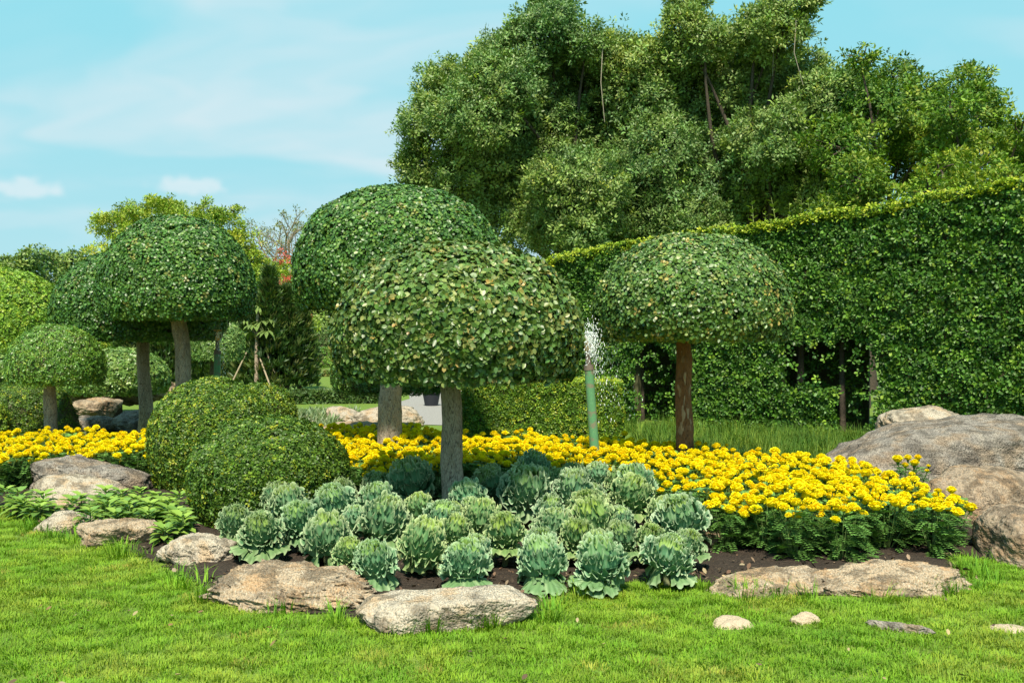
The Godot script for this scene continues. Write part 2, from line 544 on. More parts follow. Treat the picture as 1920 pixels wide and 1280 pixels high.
# points on a clipped crown: [position, outward normal], near-uniform by area
func dome_points(prof: Array, density: float, under: bool, sd: float, rough := 0.022) -> Array:
	var out := []
	var R: float = 0.0
	for q in prof: R = maxf(R, q[0])
	for k in prof.size() - 1:
		var a = prof[k]
		var b = prof[k + 1]
		var seg := Vector2(b[0] - a[0], b[1] - a[1])
		var want: float = PI * (a[0] + b[0]) * seg.length() * density
		var cnt := int(want) + (1 if rng.randf() < want - int(want) else 0)
		for j in cnt:
			var t := rng.randf()
			var rad := lerpf(a[0], b[0], t)
			var y := lerpf(a[1], b[1], t)
			var an := r(0, TAU)
			var nrm := Vector3(-seg.y * cos(an), seg.x, -seg.y * sin(an)).normalized()
			var p := Vector3(cos(an) * rad, y, sin(an) * rad)
			p += nrm * R * rough * bump.get_noise_3dv(p * (2.2 / R) + Vector3.ONE * sd) * 1.6
			out.append([p, nrm])
	if under:
		var q = prof[-1]
		for j in int(PI * q[0] * q[0] * density * 0.6):
			var an := r(0, TAU)
			var rad: float = q[0] * sqrt(rng.randf())
			out.append([Vector3(cos(an) * rad, q[1] + r(0, 0.04), sin(an) * rad), (Vector3.DOWN + Vector3(cos(an), 0, sin(an)) * 0.6).normalized()])
	return out

func clothe(pts: Array, depth: float, lean: float, colors: Array, weights: Array, s0: float, s1: float) -> Array:
	# turns crown points into leaf-clump places and tints
	var places := []
	var tints := []
	for q in pts:
		var n: Vector3 = (q[1] + rdir() * lean).normalized()
		places.append(Transform3D(on(n, r(s0, s1)), q[0] - q[1] * r(-0.012, depth)))
		var x := rng.randf()
		var k := 0
		while k < weights.size() - 1 and x > weights[k]:
			x -= weights[k]
			k += 1
		tints.append(leaf_tone(colors[k], 0.22))
	return [places, tints]


# ---------------------------------------------------------------- topiary
func mushroom(called: String, label: String, at: Vector3, R: float, y0: float, y1: float, y2: float, trunk: Array, tr: float, mat: Material, sprig: Mesh, density: float, colors: Array, weights: Array, sd: int, single := 0, leaf_len := 0.07, depth := 0.05):
	rng.seed = sd
	var t := thing(called, at, label, "topiary tree", "mushroom-shaped topiary trees")
	var prof := dome_profile(R, y0, y1, y2, 0.09)
	part("inner_branches", dome_core(prof, 0.9, sd), M.twigs, t)
	# trunk: list of [dx, y, dz, scale]
	var mb := Mb.new()
	var pts := []
	var rad := []
	var top: float = y0 + 0.25
	for k in 22:
		var f := k / 21.0
		var y := top * f - 0.04
		var o: Vector3 = (trunk[0] as Vector3).lerp(trunk[1], f)
		pts.append(Vector3(o.x + 0.016 * bump.get_noise_2d(y * 1.3, sd), y, o.z + 0.016 * bump.get_noise_2d(y * 1.3, sd + 50)))
		rad.append(tr * (1.12 + 0.35 * pow(1.0 - f, 6.0) - 0.22 * f))
	mb.tube(pts, rad, 28, Color.WHITE, bump, 0.2)
	var fork: Vector3 = pts[-4]
	for k in 5:
		var an := k * 1.257 + sd
		limb(mb, fork, fork + Vector3(cos(an) * R * 0.6, (y2 - y0) * 0.4, sin(an) * R * 0.6), tr * 0.5, tr * 0.2, 0.08)
	part("trunk", mb.make(), mat, t)
	var pp := dome_points(prof, density, true, sd)
	var got := clothe(pp, depth, 0.36, colors, weights, 0.8, 1.15)
	scatter("crown", sprig, M.glossy_leaf, got[0], got[1], t)
	if single > 0:
		# the largest leaves on the near side, one by one
		var mats := []
		for c in [colors[0], colors[1], colors[1], colors[2]]:
			var m := leafy(0.42, Color(0.22, 0.25, 0.06), 0.5)
			m.vertex_color_use_as_albedo = false
			m.albedo_color = lin(Color(c.r * 1.5, c.g * 1.62, c.b * 0.85))
			mats.append(m)
		var lb := Mb.new()
		lb.leaf(Transform3D(), leaf_len, leaf_len * 0.82, 0.22, 0.15, Color.WHITE)
		var lm := lb.make()
		var n := 0
		var near := dome_points(prof, density * 0.35, false, sd)
		var eye := Vector3(0, 1.6, 0) - at
		for q in near:
			if n >= single: break
			if q[1].dot((eye - q[0]).normalized()) < 0.25 or rng.randf() < 0.35: continue
			var o := part("leaf", lm, pick(mats), t)
			o.transform = Transform3D(on((q[1] + rdir() * 0.4).normalized(), r(0.85, 1.2)), q[0] + q[1] * r(0.0, 0.015))
			n += 1
	return t

func bush(called: String, label: String, at: Vector3, R: float, y1: float, y2: float, tuck: float, density: float, sprig: Mesh, mat: Material, colors: Array, weights: Array, sd: int, depth := 0.045, squash := 1.0, group := "", pw := 2.3):
	rng.seed = sd
	var t := thing(called, at, label, "clipped shrub", group)
	var prof := dome_profile(R, 0.0, y1, y2, tuck, pw)
	part("inner_branches", dome_core(prof, 0.92, sd), M.twigs, t)
	var got := clothe(dome_points(prof, density, false, sd, 0.02), depth, 0.45, colors, weights, 0.75, 1.2)
	scatter("foliage", sprig, mat, got[0], got[1], t)
	t.scale.z = squash
	return t

func build_topiary():
	var round_sprig := clump(5, 0.043, 0.036, 0.02, true, -0.2, 0.5, 11)
	var mid_sprig := clump(5, 0.042, 0.034, 0.02, true, -0.2, 0.55, 12)
	var small_sprig := clump(6, 0.028, 0.019, 0.016, false, -0.1, 0.7, 13)
	var far_sprig := clump(7, 0.046, 0.03, 0.024, false, -0.1, 0.7, 14)
	M.small_sprig = small_sprig
	M.far_sprig = far_sprig
	var deep := [Color(0.034, 0.08, 0.022), Color(0.052, 0.115, 0.03), Color(0.09, 0.145, 0.045), Color(0.16, 0.15, 0.065)]
	var dry := [Color(0.048, 0.092, 0.03), Color(0.076, 0.128, 0.042), Color(0.145, 0.165, 0.08), Color(0.24, 0.18, 0.09)]
	mushroom("mushroom_topiary", "foremost mushroom topiary with broad leaves and grey trunk rising from the kale", Vector3(-0.44, 0, -7.6), 1.0, 1.22, 1.55, 2.31, [Vector3(-0.03, 0, 0), Vector3(-0.06, 0, 0)], 0.083, M.bark, round_sprig, 1500, dry, [0.42, 0.36, 0.19, 0.03], 101, 290, 0.048)
	mushroom("mushroom_topiary", "tallest mushroom topiary, deep green dome above and behind the foremost one", Vector3(-1.29, 0, -10.8), 1.2, 1.86, 2.25, 3.24, [Vector3(-0.14, 0, 0), Vector3(-0.06, 0, 0)], 0.125, M.bark, mid_sprig, 1150, deep, [0.45, 0.38, 0.15, 0.02], 102, 260, 0.05)
	mushroom("mushroom_topiary", "mushroom topiary on a reddish brown trunk before the tall hedge", Vector3(1.91, 0, -10.0), 1.04, 1.51, 1.78, 2.62, [Vector3(-0.07, 0, 0), Vector3(-0.075, 0, 0)], 0.085, M.brown_bark, mid_sprig, 1200, dry, [0.5, 0.34, 0.12, 0.04], 103, 260, 0.05)
	mushroom("mushroom_topiary", "mushroom topiary with pale scarred trunk behind the clipped balls", Vector3(-4.45, 0, -12.5), 1.0, 1.75, 2.05, 3.11, [Vector3(0.14, 0, 0), Vector3(0.0, 0, 0)], 0.105, M.bark, mid_sprig, 1150, deep, [0.45, 0.37, 0.14, 0.04], 104, 220, 0.05)
	mushroom("mushroom_topiary", "dark mushroom topiary half hidden behind the scarred-trunk one", Vector3(-5.53, 0, -14.0), 1.24, 1.47, 1.85, 2.8, [Vector3(0.08, 0, 0), Vector3(0.0, 0, 0)], 0.095, M.bark, mid_sprig, 1000, deep, [0.5, 0.36, 0.12, 0.02], 105, 120, 0.05)
	mushroom("mushroom_topiary", "low small-leaved mushroom topiary at the end of the marigold bed", Vector3(-5.83, 0, -12.0), 0.59, 0.92, 1.1, 1.67, [Vector3(-0.08, 0, 0), Vector3(-0.08, 0, 0)], 0.075, M.bark, small_sprig, 1500, [Color(0.06, 0.125, 0.03), Color(0.085, 0.165, 0.035), Color(0.14, 0.2, 0.05)], [0.45, 0.4, 0.15], 106)
	mushroom("mushroom_topiary", "pale green mushroom topiary over the tan boulders", Vector3(-7.18, 0, -17.0), 0.93, 0.48, 0.72, 1.27, [Vector3(0, 0, 0), Vector3(0, 0, 0)], 0.1, M.dark_bark, far_sprig, 800, [Color(0.075, 0.14, 0.045), Color(0.11, 0.18, 0.06), Color(0.16, 0.22, 0.09)], [0.45, 0.4, 0.15], 107)
	mushroom("mushroom_topiary", "low dome topiary showing its skirt under the foremost crown", Vector3(-1.75, 0, -13.3), 0.8, 0.72, 0.95, 1.62, [Vector3(0.03, 0, 0), Vector3(0, 0, 0)], 0.08, M.bark, small_sprig, 1300, deep, [0.5, 0.36, 0.12, 0.02], 108)
	mushroom("mushroom_topiary", "distant mushroom topiary behind the green sprinkler post", Vector3(-6.9, 0, -22.0), 0.61, 0.93, 1.25, 1.88, [Vector3(-0.1, 0, 0), Vector3(-0.1, 0, 0)], 0.09, M.dark_bark, far_sprig, 800, [Color(0.085, 0.15, 0.065), Color(0.12, 0.19, 0.08), Color(0.16, 0.22, 0.11)], [0.45, 0.4, 0.15], 109)
	mushroom("mushroom_topiary", "pale dome topiary cut by the frame's edge behind the low one", Vector3(-9.95, 0, -18.0), 0.6, 0.45, 0.7, 1.16, [Vector3(0, 0, 0), Vector3(0, 0, 0)], 0.09, M.dark_bark, far_sprig, 800, [Color(0.075, 0.14, 0.045), Color(0.11, 0.18, 0.06), Color(0.16, 0.22, 0.09)], [0.45, 0.4, 0.15], 110)
	var boxy := [Color(0.034, 0.07, 0.014), Color(0.058, 0.11, 0.018), Color(0.11, 0.165, 0.024), Color(0.2, 0.22, 0.03)]
	bush("clipped_ball_shrub", "round clipped shrub standing against the kale", Vector3(-2.06, 0, -7.95), 0.665, 0.4, 0.865, 0.14, 2700, small_sprig, M.small_leaf, boxy, [0.52, 0.33, 0.11, 0.04], 121, 0.03, 1.0, "clipped ball shrubs", 2.02)
	bush("clipped_ball_shrub", "tall clipped shrub behind the one by the kale", Vector3(-3.1, 0, -9.65), 0.61, 0.5, 1.11, 0.14, 2500, small_sprig, M.small_leaf, boxy, [0.36, 0.34, 0.19, 0.11], 122, 0.03, 1.0, "clipped ball shrubs", 2.02)
	bush("clipped_ball_shrub", "yellow-tipped clipped shrub peeping out behind the tall one", Vector3(-2.95, 0, -11.0), 0.42, 0.5, 0.98, 0.1, 1900, small_sprig, M.small_leaf, boxy, [0.3, 0.36, 0.2, 0.14], 123, 0.04, 1.0, "clipped ball shrubs")
	bush("clipped_ball_shrub", "clipped ball behind the low topiary's trunk", Vector3(-6.75, 0, -13.1), 0.55, 0.4, 0.9, 0.1, 1700, small_sprig, M.small_leaf, boxy, [0.46, 0.34, 0.14, 0.06], 124, 0.04, 1.0, "clipped ball shrubs")
	bush("clipped_ball_shrub", "bright yellow-green ball at the frame's edge behind the marigolds", Vector3(-6.7, 0, -11.9), 0.3, 0.35, 0.72, 0.1, 1700, small_sprig, M.small_leaf, boxy, [0.2, 0.3, 0.3, 0.2], 125, 0.04, 1.0, "clipped ball shrubs")
	bush("clipped_cone_shrub", "small pointed clipped shrub right beside the low topiary's trunk", Vector3(-6.0, 0, -12.6), 0.22, 0.1, 0.78, 0.0, 1600, small_sprig, M.small_leaf, boxy, [0.4, 0.34, 0.18, 0.08], 126, 0.04, 1.0, "", 1.3)
	bush("large_dome_shrub", "huge bright green dome shrub at the garden's edge", Vector3(-11.2, 0, -20.5), 1.55, 1.3, 2.95, 0.05, 600, far_sprig, M.small_leaf, [Color(0.09, 0.17, 0.025), Color(0.13, 0.22, 0.03), Color(0.2, 0.27, 0.035)], [0.4, 0.4, 0.2], 127, 0.07, 1.0, "large dome shrubs")
	bush("large_dome_shrub", "yellow-green dome shrub rising behind the low topiary", Vector3(-10.6, 0, -22.0), 1.15, 0.9, 1.95, 0.05, 600, far_sprig, M.small_leaf, [Color(0.09, 0.16, 0.025), Color(0.15, 0.22, 0.03), Color(0.24, 0.27, 0.035)], [0.35, 0.4, 0.25], 128, 0.07, 1.0, "large dome shrubs")
	bush("large_dome_shrub", "light green ball shrub far off under the distant topiary", Vector3(-10.4, 0, -31.0), 0.85, 0.5, 1.25, 0.0, 300, far_sprig, M.small_leaf, [Color(0.09, 0.18, 0.03), Color(0.13, 0.23, 0.04)], [0.5, 0.5], 129, 0.07, 1.0, "large dome shrubs")


# ---------------------------------------------------------------- hedges
func box_points(half: Vector3, density: float, edge: float, sd: float) -> Array:
	# a clipped box standing on y = 0, faces front, back, sides, top
	var out := []
	var faces := [[Vector3(0, 0, 1), half.x, half.y], [Vector3(0, 0, -1), half.x, half.y], [Vector3(1, 0, 0), half.z, half.y], [Vector3(-1, 0, 0), half.z, half.y], [Vector3(0, 1, 0), half.x, half.z]]
	for f in faces:
		var n: Vector3 = f[0]
		for k in int(4 * f[1] * f[2] * density):
			var p := Vector3(r(-1, 1), r(-1, 1), r(-1, 1)) * half
			var ax := 0 if n.x != 0 else (1 if n.y != 0 else 2)
			p[ax] = n[ax] * half[ax]
			# round the edges
			var inner := Vector3(clampf(p.x, -half.x + edge, half.x - edge), minf(p.y, half.y - edge), clampf(p.z, -half.z + edge, half.z - edge))
			var d := p - inner
			if d.length() > 0.001:
				var nn := d.normalized()
				p = inner + nn * edge
				n = nn
			p += n * 0.03 * bump.get_noise_3dv(p * 2.0 + Vector3.ONE * sd)
			out.append([p + Vector3(0, half.y, 0), n])
			n = f[0]
	return out

func box_hedge(called: String, label: String, at: Vector3, turn: float, half: Vector3, density: float, sprig: Mesh, colors: Array, weights: Array, sd: int, group := "low clipped hedges"):
	rng.seed = sd
	var t := thing(called, at, label, "hedge", group)
	t.rotation.y = turn
	var mb := Mb.new()
	mb.box(Transform3D(Basis(), Vector3(0, half.y - 0.02, 0)), half - Vector3(0.06, 0.04, 0.06), Color.WHITE)
	part("inner_branches", mb.make(), M.twigs, t)
	var got := clothe(box_points(half, density, 0.09, sd), 0.05, 0.6, colors, weights, 0.75, 1.2)
	scatter("foliage", sprig, M.small_leaf, got[0], got[1], t)
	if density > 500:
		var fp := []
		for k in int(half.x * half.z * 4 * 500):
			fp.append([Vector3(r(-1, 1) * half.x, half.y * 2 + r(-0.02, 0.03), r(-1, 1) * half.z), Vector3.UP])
		got = clothe(fp, 0.02, 0.5, [Color(0.17, 0.22, 0.03), Color(0.26, 0.3, 0.04)], [0.5, 0.5], 0.75, 1.2)  # young top leaves, with the bright sunlit line painted into their yellow
		scatter("sunlit_young_growth", sprig, M.airy_leaf, got[0], got[1], t)
	return t

# the two dark hollows in the tall hedge's face
func hedge_gap(x: float, y: float) -> bool:
	var e := 0.07 * bump.get_noise_2d(x * 5.0, y * 5.0)
	var w := (x - 2.5 + (y - 0.6) * 0.16) / 0.42
	if absf(w) < 1.0 + e * 3.0 and y < 1.42 * sqrt(maxf(0.0, 1.0 - w * w * 0.75)) + e: return true
	if x > 5.02 + e and x < 5.5 + e and y < 1.5 + e * 2.0 - (x - 5.2) * 0.5: return true
	return x > 4.3 + e and x < 5.1 and y > 0.72 + e * 3.0 and y < 1.42 + e * 2.0

func build_hedges():
	rng.seed = 300
	var small_sprig := clump(6, 0.032, 0.021, 0.018, false, 0.0, 0.9, 13)
	var hedge_sprig := clump(6, 0.066, 0.046, 0.04, true, -0.2, 0.9, 31)
	var far_sprig := clump(10, 0.07, 0.04, 0.05, false, 0.0, 1.1, 32)
	var boxy := [Color(0.05, 0.1, 0.018), Color(0.085, 0.155, 0.022), Color(0.15, 0.21, 0.03), Color(0.24, 0.26, 0.035)]
	box_hedge("box_hedge", "square-cut low hedge behind the marigolds, beside the sprinkler", Vector3(0.43, 0, -13.5), 0.0, Vector3(1.12, 0.44, 0.5), 2000, small_sprig, boxy, [0.44, 0.32, 0.16, 0.08], 301)
	var far_c := [Color(0.06, 0.13, 0.03), Color(0.09, 0.17, 0.04), Color(0.13, 0.21, 0.05)]
	box_hedge("box_hedge", "dark low hedge edging the lawn beside the gravel path", Vector3(-4.1, 0, -20.8), 0.12, Vector3(1.15, 0.13, 0.3), 300, far_sprig, [Color(0.04, 0.07, 0.03), Color(0.06, 0.1, 0.04)], [0.5, 0.5], 302)
	box_hedge("box_hedge", "far bright hedge beyond the strip of lawn", Vector3(-8.3, 0, -41.0), 0.05, Vector3(1.6, 0.42, 0.5), 120, far_sprig, far_c, [0.3, 0.4, 0.3], 303)
	box_hedge("box_hedge", "far grey-green hedge above the bright one", Vector3(-9.6, 0, -48.0), 0.05, Vector3(2.4, 0.75, 0.6), 90, far_sprig, [Color(0.06, 0.1, 0.05), Color(0.08, 0.13, 0.06)], [0.5, 0.5], 304)
	box_hedge("box_hedge", "thin mixed hedge line crossing the far lawn", Vector3(-6.3, 0, -33.0), 0.05, Vector3(0.75, 0.1, 0.3), 220, far_sprig, [Color(0.09, 0.14, 0.05), Color(0.16, 0.16, 0.09)], [0.5, 0.5], 305)

	# the tall hedge wall: hollow, bending a little, its top rising towards the near end, with two gaps in its face
	rng.seed = 310
	var line := [Vector3(8.6, 3.8, -11.2), Vector3(7.0, 3.66, -12.9), Vector3(5.24, 3.44, -14.4), Vector3(3.0, 3.2, -15.6), Vector3(1.3, 2.98, -16.5), Vector3(0.6, 2.88, -16.9)]
	var deep := 1.5
	var t := thing("tall_hedge", Vector3.ZERO, "tall dense clipped hedge wall running back from the boulders", "hedge")
	var leafc := [Color(0.03, 0.074, 0.018), Color(0.048, 0.11, 0.024), Color(0.08, 0.152, 0.03), Color(0.13, 0.2, 0.036)]
	var pts := []
	var fp := []
	var mb := Mb.new()
	for e in line.size() - 1:
		var a: Vector3 = line[e] * Vector3(1, 0, 1)
		var b: Vector3 = line[e + 1] * Vector3(1, 0, 1)
		var L := a.distance_to(b)
		var d := (b - a) / L
		var nrm := Vector3(d.z, 0, -d.x)
		if nrm.z < 0: nrm = -nrm
		for k in int(L * 3.3 * 560):
			var f := rng.randf()
			var p := a.lerp(b, f)
			var H: float = lerpf(line[e].y, line[e + 1].y, f) + 0.05 * bump.get_noise_1d(p.x * 1.4)
			var y := r(0, 1) * H
			if hedge_gap(p.x, y) and rng.randf() < 0.94: continue
			var over := maxf(0.0, y - (H - 0.18))
			var bulge := 0.16 * bump.get_noise_3d(p.x * 0.8, y * 0.9, 1.0) + 0.08 * bump.get_noise_3d(p.x * 2.6, y * 2.6, 8.0)
			pts.append([p + Vector3.UP * y + nrm * (bulge - over * over * 3.5), (nrm + Vector3.UP * over * 5.0 + Vector3.UP * 0.15).normalized()])
		for k in int(L * deep * 200):
			var f := rng.randf()
			pts.append([a.lerp(b, f) - nrm * r(0.0, deep) + Vector3.UP * (lerpf(line[e].y, line[e + 1].y, f) + 0.05 * bump.get_noise_1d(a.lerp(b, f).x * 1.4)), Vector3.UP])
		# the leafy lining at the back of the hollow
		for k in int(L * 2.2 * 160):
			pts.append([a.lerp(b, rng.randf()) - nrm * r(0.7, 1.2) + Vector3.UP * r(0, 2.2), nrm])
		# new growth along the clipped top edge, yellowed to paint in its sunlit rim
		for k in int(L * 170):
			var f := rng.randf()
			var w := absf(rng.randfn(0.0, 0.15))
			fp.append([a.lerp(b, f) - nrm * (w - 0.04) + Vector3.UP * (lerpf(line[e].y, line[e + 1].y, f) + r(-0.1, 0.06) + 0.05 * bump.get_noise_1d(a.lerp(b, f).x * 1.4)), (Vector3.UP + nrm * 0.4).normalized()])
		# twiggy inside: thin panels behind the leaves, none behind the gaps
		var n := int(ceil(L / 0.16))
		var bas := Basis(d, Vector3.UP, d.cross(Vector3.UP))
		for k in n:
			var f := (k + 0.5) / n
			var p := a.lerp(b, f)
			var H: float = lerpf(line[e].y, line[e + 1].y, f)
			var low := 0.0
			for q in 14:
				if hedge_gap(p.x, q * 0.14): low = q * 0.14 + 0.2
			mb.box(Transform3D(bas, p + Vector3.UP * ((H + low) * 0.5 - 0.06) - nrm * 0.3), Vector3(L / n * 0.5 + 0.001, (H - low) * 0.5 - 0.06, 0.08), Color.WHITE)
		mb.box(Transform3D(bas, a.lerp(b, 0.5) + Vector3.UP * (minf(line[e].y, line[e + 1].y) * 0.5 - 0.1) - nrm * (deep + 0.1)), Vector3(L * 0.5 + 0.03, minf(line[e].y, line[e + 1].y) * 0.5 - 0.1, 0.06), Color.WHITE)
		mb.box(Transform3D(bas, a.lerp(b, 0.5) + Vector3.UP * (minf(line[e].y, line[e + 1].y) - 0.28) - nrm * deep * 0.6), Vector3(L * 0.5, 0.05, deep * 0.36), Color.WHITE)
	var got := clothe(pts, 0.08, 0.6, leafc, [0.36, 0.38, 0.2, 0.06], 0.65, 1.05)
	scatter("foliage", hedge_sprig, M.small_leaf, got[0], got[1], t)
	part("inner_branches", mb.make(), M.twigs, t)
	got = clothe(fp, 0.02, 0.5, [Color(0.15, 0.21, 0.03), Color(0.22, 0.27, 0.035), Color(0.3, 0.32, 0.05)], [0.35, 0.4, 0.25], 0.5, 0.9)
	scatter("sunlit_young_growth", hedge_sprig, M.airy_leaf, got[0], got[1], t)
	for g in [[2.3, -16.6], [4.7, -15.4], [5.3, -15.0]]:
		var tb := Mb.new()
		var foot := Vector3(g[0], 0, g[1])
		var w := r(0.035, 0.06)
		tb.tube([foot - Vector3.UP * 0.03, foot + Vector3(r(-0.05, 0.05), 1.0, r(-0.05, 0.05)), foot + Vector3(r(-0.1, 0.1), 2.4, r(-0.1, 0.1))], [w * 1.2, w, w * 0.7], 9, Color.WHITE)
		part("stem", tb.make(), M.dark_bark, t)
	# uncut shoots along the top
	var sb := Mb.new()
	for k in 9:
		var an := k * 2.4
		sb.leaf(Transform3D(Basis(Vector3.UP, an) * Basis(Vector3.RIGHT, -0.7), Vector3(0, 0.03 + k * 0.034, 0)), 0.075, 0.045, 0.2, 0.2, Color(0.2, 0.28, 0.035))
	sb.tube([Vector3.ZERO, Vector3(0.01, 0.35, 0)], [0.006, 0.003], 5, Color(0.16, 0.2, 0.04))
	var sm := sb.make()
	for q in [[4.28, 3.32, -14.9], [4.45, 3.34, -14.85], [4.6, 3.36, -14.75], [4.72, 3.37, -14.7], [4.1, 3.3, -15.05], [3.9, 3.28, -15.1], [5.0, 3.4, -14.55], [7.4, 3.69, -12.55], [7.2, 3.67, -12.75], [6.6, 3.6, -13.3], [7.9, 3.74, -12.0], [6.3, 3.56, -13.55]]:
		var o := part("shoot", sm, M.small_leaf, t)
		o.transform = Transform3D(Basis(Vector3.UP, r(0, TAU)) * Basis(Vector3.RIGHT, r(-0.25, 0.25)) * Basis.from_scale(Vector3.ONE * r(0.6, 1.7)), Vector3(q[0], q[1] - 0.06, q[2] - r(0.02, 0.3)))


# ---------------------------------------------------------------- trees
func limb(mb: Mb, a: Vector3, b: Vector3, ra: float, rb: float, sag: float, sides := 8):
	var pts := []
	var rad := []
	var off := Vector3(r(-1, 1), r(-0.3, 0.6), r(-1, 1)) * a.distance_to(b) * sag
	for k in 6:
		var f := k / 5.0
		pts.append(a.lerp(b, f) + off * sin(f * PI))
		rad.append(lerpf(ra, rb, pow(f, 0.7)))
	mb.tube(pts, rad, sides, Color.WHITE, bump, 0.1, false)

# lobes: [x, y, z, radius] in metres
func broad_tree(called: String, label: String, base: Vector3, fork: float, tr: float, lobes: Array, sprig: Mesh, mat: Material, per: float, colors: Array, weights: Array, sd: int, group := "", squash := 0.9, s0 := 0.8, s1 := 1.3, inner := 0.3, airy := 0.0):
	rng.seed = sd
	var t := thing(called, base, label, "tree", group)
	var mb := Mb.new()
	var top := Vector3(0, fork, 0)
	mb.tube([Vector3(0, -0.1, 0), Vector3(0.02, fork * 0.3, 0), Vector3(-0.03, fork * 0.7, 0.02), top], [tr * 1.5, tr, tr * 0.9, tr * 0.8], 12, Color.WHITE, bump, 0.15)
	var places := []
	var tints := []
	var all := lobes.duplicate()
	for l in lobes:
		for k in 3:
			var o: Vector3 = rdir() * l[3] * r(0.75, 1.0)
			all.append([l[0] + o.x, l[1] + o.y * 0.8, l[2] + o.z, l[3] * r(0.3, 0.5)])
	for l in all:
		var c := Vector3(l[0], l[1], l[2]) - base
		if l in lobes: limb(mb, top + Vector3(0, r(-fork * 0.25, 0.0), 0), c, tr * 0.38, 0.02, 0.12)
		for k in (5 if l in lobes else 0):
			limb(mb, c, c + rdir() * l[3] * 0.8, 0.03, 0.012, 0.15, 5)
		for k in int(per * l[3] * l[3]):
			var dd := rdir()
			if dd.y < -0.5 and rng.randf() < 0.5: continue
			var lump := 0.95 + 0.5 * bump.get_noise_3dv(dd * 2.2 + c)
			if airy > 0.0 and bump.get_noise_3dv((c + dd * l[3]) * 1.3) < -airy: continue
			var p: Vector3 = c + dd * Vector3(1, squash, 1) * l[3] * lump * pow(r(inner, 1.0), 0.5) * (r(1.0, 1.32) if rng.randf() < 0.16 else 1.0)
			var n := (dd * 0.8 + Vector3.UP * 0.5 + rdir() * 0.7).normalized()
			places.append(Transform3D(on(n, r(s0, s1) * r(0.75, 1.1)), p))
			var x := rng.randf()
			var q := 0
			while q < weights.size() - 1 and x > weights[q]:
				x -= weights[q]
				q += 1
			var drift := 1.0 + 0.5 * bump.get_noise_3dv((p + base) * 0.22)
			var cc: Color = colors[q]
			tints.append(leaf_tone(Color(cc.r * drift, cc.g * sqrt(drift), cc.b), 0.24))
	part("trunk", mb.make(), M.dark_bark, t)
	scatter("crown", sprig, mat, places, tints, t)
	if called == "ficus_tree":
		# pale aerial roots hanging through the crown's near side
		for k in 5:
			var l = pick(lobes)
			var q := Vector3(l[0] + r(-0.6, 0.6), l[1] + r(-0.5, 0.5), l[2] + l[3] * r(0.6, 0.85)) - base
			var rb := Mb.new()
			var n := r(0.8, 2.2)
			rb.tube([q, q + Vector3(r(-0.15, 0.15), -n * 0.5, r(-0.1, 0.1)), q + Vector3(r(-0.2, 0.2), -n, r(-0.1, 0.1))], [0.014, 0.012, 0.008], 5, Color(0.26, 0.23, 0.17))
			part("aerial_root", rb.make(), M.plain, t)
	return t

# crown lobes laid out at a depth, from their bearing, elevation and spread
func lobes_at(depth: float, jitter: float, list: Array) -> Array:
	var out := []
	for q in list:
		var dz := depth + r(-jitter, jitter)
		out.append([(q[0] - 9.6) / 17.6 * dz, 1.6 + (6.2 - q[1]) / 17.6 * dz, -dz, q[2] / 17.6 * dz])
	return out

